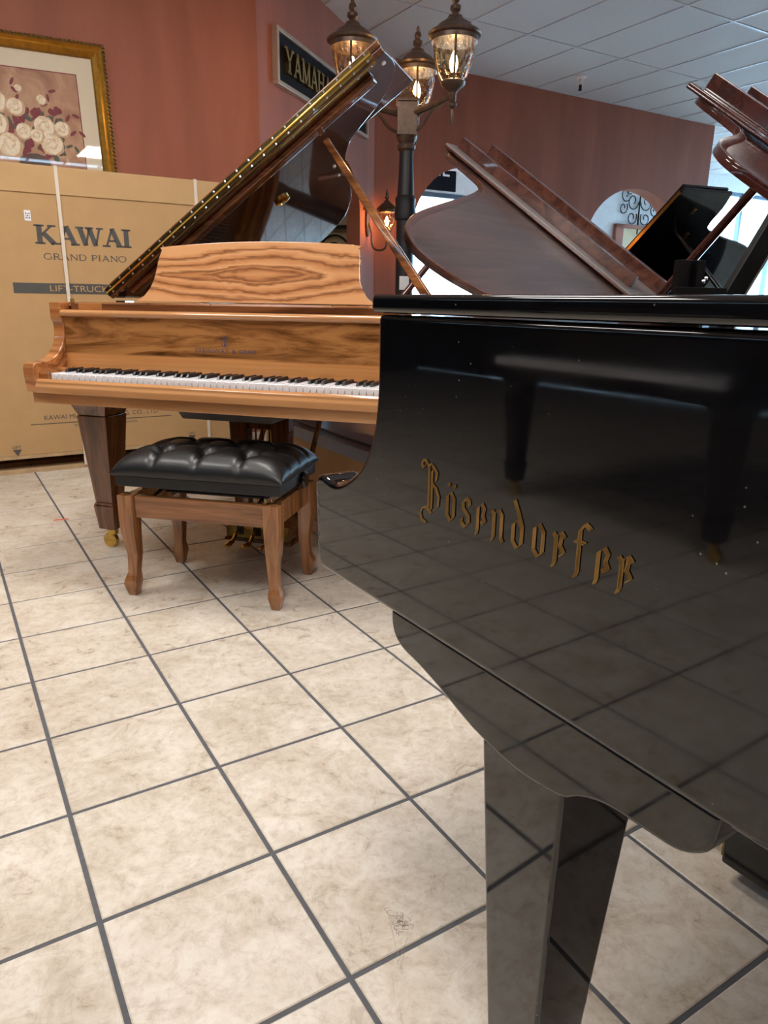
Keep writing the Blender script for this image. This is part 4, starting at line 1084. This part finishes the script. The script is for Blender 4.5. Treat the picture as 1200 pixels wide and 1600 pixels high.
# curved leg plate under the rim
brk = catmull([(.189, .634), (.190, .616), (.198, .600), (.216, .590), (.248, .584), (.29, .573), (.33, .560), (.362, .552), (.42, .545), (.478, .552), (.50, .566), (.53, .577), (.57, .580), (.598, .582), (.615, .590), (.627, .604), (.631, .634)], 3)
for y0, y1 in ((.003, .135), (BWD - .135, BWD - .003)): MB().prism(brk, y0, y1, 'y').build('leg_plate', 'black', bp, bevel=.010, seg=4, ang=48)
def bos_leg(x, y):
    l = MB(); l.frustum((x - .004, y, .12), (.037, .037), (x, y, .56), (.059, .059)); l.frustum((x - .004, y, .075), (.040, .040), (x - .004, y, .12), (.040, .040))
    lo = l.build('leg', 'black', bp, bevel=.005, seg=3)
    wl = MB(); wl.loft([[(x + r * math.cos(2 * math.pi * i / 16), y + yy, .03 + r * math.sin(2 * math.pi * i / 16)) for i in range(16)] for yy, r in ((-.012, .022), (-.01, .030), (.01, .030), (.012, .022))]).build('caster_wheel', 'brass', lo, smooth=40)
    MB().lathe([(.02, 0), (.02, .02), (0, .02)], 12, (x, y, .058)).build('caster_socket', 'brass', lo)
bos_leg(.420, .066); bos_leg(.420, BWD - .066); bos_leg(1.62, .95)
# pedal lyre of the black piano
for y in (.68, .80): MB().box(.40, .45, y - .02, y + .02, .14, .632).build('lyre_post', 'black_plain', bp, bevel=.004)
pb_ = MB().box(.30, .52, .655, .905, .03, .125).build('pedal_box', 'black_plain', bp, bevel=.006)
MB().box(.296, .30, .66, .90, .04, .12).build('pedal_plate', 'brass_dark', pb_)
for y in (.72, .78, .84): MB().tube([(.30, y, .08), (.25, y, .075), (.20, y, .055), (.175, y, .05)], [.008, .009, .014, .010], 8).build('pedal', 'brass', pb_, smooth=True)
# gold old-style lettering: a broad pen at a fixed slant drawn along each stroke
def pen(mb, pts, w, place, ang=38):
    hx_, hy_ = w / 2 * math.cos(R(ang)), w / 2 * math.sin(R(ang))
    nx_, ny_ = -math.sin(R(ang)) * w * .11, math.cos(R(ang)) * w * .11
    for (x0, y0), (x1, y1) in zip(pts, pts[1:]):
        c = [(x0 + hx_, y0 + hy_), (x0 - hx_, y0 - hy_), (x1 - hx_, y1 - hy_), (x1 + hx_, y1 + hy_)]
        for k_ in (-1, 1):
            mb.add([place(x + k_ * nx_, y + k_ * ny_, 0) for x, y in c], [(0, 1, 2, 3)])
        for px_, py_ in ((x0, y0), (x1, y1)):
            mb.add([place(px_ + a * hx_ + b * nx_, py_ + a * hy_ + b * ny_, 0) for a, b in ((-1, -1), (1, -1), (1, 1), (-1, 1))], [(0, 1, 2, 3)])
GL = {
 'B': (1.02, [[(.02, 1.62), (.06, 1.78), (.20, 1.80), (.32, 1.66), (.46, 1.72)], [(.02, 1.62), (.08, 1.52), (.14, 1.60)], [(.36, 1.62), (.36, .16)], [(.50, 1.70), (.72, 1.48), (.68, 1.20), (.52, 1.04), (.70, .94), (.82, .68), (.80, .34), (.50, .02)], [(.50, .02), (.28, .18), (.10, .10), (.0, -.10), (.06, -.32), (.26, -.40)], [(.50, 1.5), (.50, .16)]]),
 'o': (.58, [[(.10, .84), (.10, .20), (.27, .02), (.44, .20), (.44, .80), (.27, .98), (.10, .84)]]),
 's': (.56, [[(.42, .92), (.28, .98), (.12, .80), (.14, .62), (.40, .42), (.42, .20), (.24, .02), (.06, .14)], [(.42, .92), (.44, .78)], [(.06, .14), (.08, .26)]]),
 'e': (.52, [[(.10, .82), (.10, .08), (.06, -.06)], [(.10, .82), (.28, .98), (.40, .84), (.34, .62), (.44, .44), (.34, .34), (.28, .42)]]),
 'n': (.66, [[(.04, .90), (.14, .80), (.14, .10), (.08, -.04)], [(.14, .82), (.36, .98), (.48, .84), (.48, .14), (.56, .02)]]),
 'd': (.64, [[(.10, .72), (.10, .20), (.28, .02), (.46, .20), (.46, .72), (.30, .90), (.10, .72)], [(.46, .72), (.30, 1.08), (.10, 1.44)]]),
 'r': (.56, [[(.04, .90), (.14, .80), (.14, .08), (.08, -.06)], [(.14, .82), (.32, .98), (.44, .86)], [(.34, .92), (.30, .60), (.44, .42), (.34, .32)]]),
 'f': (.56, [[(.14, -.10), (.20, .04), (.20, 1.22), (.36, 1.44), (.54, 1.34)], [(.06, .90), (.38, .90)]]),
}
x_ = 0.0; word = 'Bosendorfer'; XH = .0315
tot = sum(GL[c][0] for c in word)
kx = .292 / (tot * XH)
PLC = lambda x, y, h: (.246 + x, -.0009, .7765 + y)
for i, ch in enumerate(word):
    adv, strokes = GL[ch]; gl = MB()
    for s_ in strokes:
        pts = [(x_ + (x * (.74 if ch != 'B' else .9) + .08) * XH * kx, y * XH) for x, y in s_]
        pen(gl, pts, XH * (.155 if ch != 'B' else .13), PLC)
    if i == 1:
        for dx in (.18, .40): pen(gl, [(x_ + dx * XH * kx, 1.26 * XH), (x_ + (dx + .03) * XH * kx, 1.20 * XH)], XH * .17, PLC)
    x_ += adv * XH * kx
    gl.build('gold_letter', 'gold_leaf', bp)

# ================================================================== PIANOS BEHIND
def far_piano(name_label, loc, rz, width, lid_ang, contour, flap, mats, prop, case_h=.30, cat='piano', flap_on=True, edge=True, inset_case=.02):
    """x across from the spine (bass) to the treble side, y from the lid front to the tail, z up. Lid hinged on the spine."""
    pcase, plid, pedge, punder = mats
    p = thing('grand_piano', name_label, cat, loc, rz)
    tail = contour
    outl = [(inset_case, -.42), (width - inset_case, -.42)] + [(min(max(x, inset_case), width - inset_case), y - inset_case) for x, y in tail]
    MB().prism(outl, .67, .975, 'z').build('case', pcase, p, bevel=.004, ang=50)
    MB().box(inset_case, width - inset_case, -.62, -.42, .63, .70).build('key_bed', pcase, p, bevel=.004)
    for x0 in (inset_case, width - inset_case - .05): MB().box(x0, x0 + .05, -.66, -.42, .63, .80).build('arm', pcase, p, bevel=.01)
    MB().box(inset_case + .08, width - inset_case - .08, -.64, -.50, .70, .735).build('keyboard', 'white_key', p)
    ymax = max(y for x, y in tail)
    for x, y in ((.14, -.50), (width - .14, -.50), (width * .36, ymax - .35)): piano_leg(p, x, y, .67 if y > 0 else .63, pcase, .06, .038)
    a = R(lid_ang); s = Vector((math.cos(a), 0, math.sin(a))); v = Vector((0, 1, 0)); nn = Vector((-math.sin(a), 0, math.cos(a)))
    O = Vector((0, 0, 1.0 - .02))
    f = lambda S, Tt, d=0.0: tuple(O + s * S + v * Tt + nn * d)       # d > 0 above the lid
    lp_ = [(0, 0), (width, 0)] + [q for q in tail]
    ld = slab(MB(), lp_, 0, .022, f).build('lid', plid, p, bevel=.004, seg=2, ang=50)
    if edge:
        n = len(lp_); i1 = inset(lp_, .022); i2 = inset(lp_, .036)
        m = MB(); m.add([f(*q, .022) for q in lp_] + [f(*q, .031) for q in lp_] + [f(*q, .031) for q in i1] + [f(*q, .0225) for q in i2],
                        [(k * n + i, k * n + (i + 1) % n, (k + 1) * n + (i + 1) % n, (k + 1) * n + i) for k in range(3) for i in range(n)])
        m.build('edge_moulding', pedge, ld, bevel=.003, ang=40)
    if flap_on:
        y0, y1 = flap
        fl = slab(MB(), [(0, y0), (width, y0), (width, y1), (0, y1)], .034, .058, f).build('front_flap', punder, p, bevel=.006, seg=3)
        slab(MB(), [(0.0, y1 - .022), (width, y1 - .022), (width, y1 + .004), (0.0, y1 + .004)], .032, .047, f).build('flap_moulding', pedge, fl, bevel=.006, seg=3)
        slab(MB(), [(.10, y1 - .12), (width - .03, y1 - .12), (width - .03, y1 - .085), (.10, y1 - .085)], .058, .125, f).build('flap_batten', pedge, fl, bevel=.004)
        slab(MB(), [(.02, y0), (width - .05, y0), (width - .05, y0 + .05), (.02, y0 + .05)], .058, .14, f).build('flap_rail', pedge, fl, bevel=.004)
    if prop:
        (ps, pt_), (bx_, by_) = prop
        t1 = Vector(f(ps, pt_, 0)); b1 = Vector((bx_, by_, .97))
        MB().tube([b1, b1.lerp(t1, .5), t1], [.019, .018, .015], 10).build('lid_prop', pedge, p, smooth=True)
    return p, f
phi = R(40)
brown_c = catmull([(1.6, .34), (1.57, .45), (1.45, .52), (1.27, .53), (1.143, .57), (1.0, .82), (.848, 1.208), (.707, 1.572), (.624, 1.753), (.545, 1.877), (.437, 1.977), (.32, 2.021), (.19, 1.986), (.095, 1.916), (.024, 1.84), (0, 1.70)], 3)
# the flap line sits .43 m behind the front of the main lid
def rot_for(phi):     # local x -> o, local y -> sp
    return math.atan2(math.sin(phi), -math.cos(phi))
o_ = Vector((-math.cos(phi), math.sin(phi), 0)); sp_ = Vector((-math.sin(phi), -math.cos(phi), 0))
FB = Vector((1.338, 4.14, 0)) - sp_ * .43
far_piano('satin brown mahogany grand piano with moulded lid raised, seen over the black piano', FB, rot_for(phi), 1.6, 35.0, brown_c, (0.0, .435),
          ('mahogany', 'mahogany', 'mahogany_edge', 'glare_under'), ((1.15, .45), (1.2, 1.0)))
phr = R(48); o_r = Vector((-math.cos(phr), math.sin(phr), 0)); sp_r = Vector((-math.sin(phr), -math.cos(phr), 0))
red_c = catmull([(1.48, .30), (1.41, .41), (1.26, .45), (1.13, .51), (1.03, .70), (.95, .91), (.89, 1.06), (.82, 1.19), (.74, 1.265), (.64, 1.285), (.48, 1.26), (.30, 1.20), (.12, 1.10), (0, .95)], 3)
FR = Vector((2.051, 2.568, 0)) - sp_r * .42
far_piano('glossy red mahogany grand piano with raised lid at the right edge', FR, rot_for(phr), 1.48, 36.0, red_c, (0.0, .44),
          ('red_mahogany', 'red_mahogany', 'red_mahogany', 'red_mahogany'), ((.70, 1.02), (1.14, .62)), inset_case=.03)

# black piano in the back, seen from its keyboard end like the walnut one
u3 = Vector((.335, -.942, 0)); rz3 = math.atan2(u3.y, u3.x)
b3c = catmull([(1.45, .45), (1.29, .50), (1.089, .53), (1.01, .66), (.94, .88), (.88, 1.10), (.78, 1.28), (.62, 1.40), (.42, 1.42), (.20, 1.36), (.04, 1.22), (0, 1.1)], 3)
p3, f3 = far_piano('black gloss grand piano with raised lid, farthest back near the bright windows', Vector((1.745, 6.83, 0)), rz3, 1.456, 34.3, b3c, (0, .4),
          ('black_plain', 'black_plain', 'black_plain', 'black_plain'), ((1.03, .25), (1.38, .45)), flap_on=False, edge=False)
ld3 = [c for c in p3.children if c.name.startswith('lid') and not c.name.startswith('lid_prop')][0]
slab(MB(), [(0, -.006), (1.42, -.006), (1.42, 0), (0, 0)], -.004, .024, f3).build('hinge_leaf', 'brass', ld3)
slab(MB(), [(0, .004), (1.456, .004), (1.456, .42), (0, .42)], .026, .048, f3).build('front_flap', 'black_plain', p3, bevel=.004)
for s_, t_ in ((1.25, .25), (.98, .40)): slab(MB(), [(s_ - .03, t_ - .012), (s_ + .03, t_ - .012), (s_ + .03, t_ + .012), (s_ - .03, t_ + .012)], -.012, 0, f3).build('lid_catch', 'brass', ld3, bevel=.003)
# its music desk
MB().prism([(.25, .98), (1.2, .98), (1.15, 1.17), (.30, 1.17)], -.20, -.185, 'y').build('music_desk', 'black_plain', p3, bevel=.003)

# ---- bolted black frame standing in front of the black piano's keyboard
KF = .615
ZS = lambda z: z if z < .3 else .997 + (z - .997) * .93
t = thing('bolted_frame', 'black frame with an upright post, bolted rails and a slanting strut, behind the black piano', 'frame', (.728, 1.85, 0), R(16))
def kb(x0, x1, y0, y1, z0, z1): return MB().box(x0 * KF, x1 * KF, y0 * KF, y1 * KF, ZS(z0), ZS(z1))
kb(-.05, .012, -.02, .02, 0, 1.108).build('post', 'matte_black', t, bevel=.002)
kb(.012, .048, -.045, .0, 0, 1.107).build('post_wing', 'matte_black', t, bevel=.002)
kb(-.085, .05, -.07, -.046, .96, 1.040).build('cross_rail', 'matte_black', t, bevel=.002)
kb(.05, .16, -.05, -.02, 1.018, 1.040).build('cross_rail', 'matte_black', t, bevel=.002)
MB().prism([(.089 - .56, 0), (.146 - .56, 0), (.146 + .19, 1.32), (.089 + .19, 1.32)], -.012, .012, 'y').build('strut', 'matte_black', t, bevel=.003)
MB().prism([(.146 - .56, 0), (.151 - .56, 0), (.151 + .19, 1.32), (.146 + .19, 1.32)], -.014, .014, 'y').build('strut_edge', 'grey_plastic', t)
for x, z in ((-.07, 1.01), (.03, 1.01), (.025, 1.055), (.035, 1.062)):
    k_ = MB().lathe([(0, 0), (.005, .001), (.004, .004), (0, .005)], 8, (0, 0, 0)).build('bolt', 'chrome', t)
    k_.location = (x * KF, -.071 * KF, ZS(z)); k_.rotation_euler = (R(90), 0, 0)
t = thing('framed_panel', 'beige panel in a dark metal frame on a bent leg at the right edge', 'panel', (1.04, 1.83, 0), R(20))
MB().prism([(-.035, 1.06), (.20, 1.04), (.20, 1.15), (-.06, 1.15)], .0, .01, 'y').build('panel_board', 'mat_board', t, bevel=.002)
MB().prism([(-.075, 1.155), (-.055, 1.155), (.02, .60), (-.03, .60)], -.03, .02, 'y').build('frame_leg', 'matte_black', t, bevel=.003)
MB().box(-.06, .2, -.02, .02, 1.15, 1.162).build('frame_top', 'iron', t, bevel=.002)
MB().box(-.05, .20, -.02, .04, 0, .60).build('stand', 'matte_black', t, bevel=.004)

# ---- black piano left of the picture, mirrored in the polished side of the nearest one
cl = catmull([(1.47, .30), (1.44, .42), (1.28, .52), (1.1, .64), (.98, .86), (.90, 1.08), (.78, 1.26), (.62, 1.36), (.42, 1.38), (.20, 1.32), (.04, 1.18), (0, 1.0)], 3)
far_piano('black gloss grand piano standing left of the view, seen only as a reflection', Vector((-2.636, .0045, 0)), R(124), 1.47, 0.0, cl, (0, .4),
          ('black_plain', 'black_plain', 'black_plain', 'black_plain'), None, flap_on=False, edge=False)
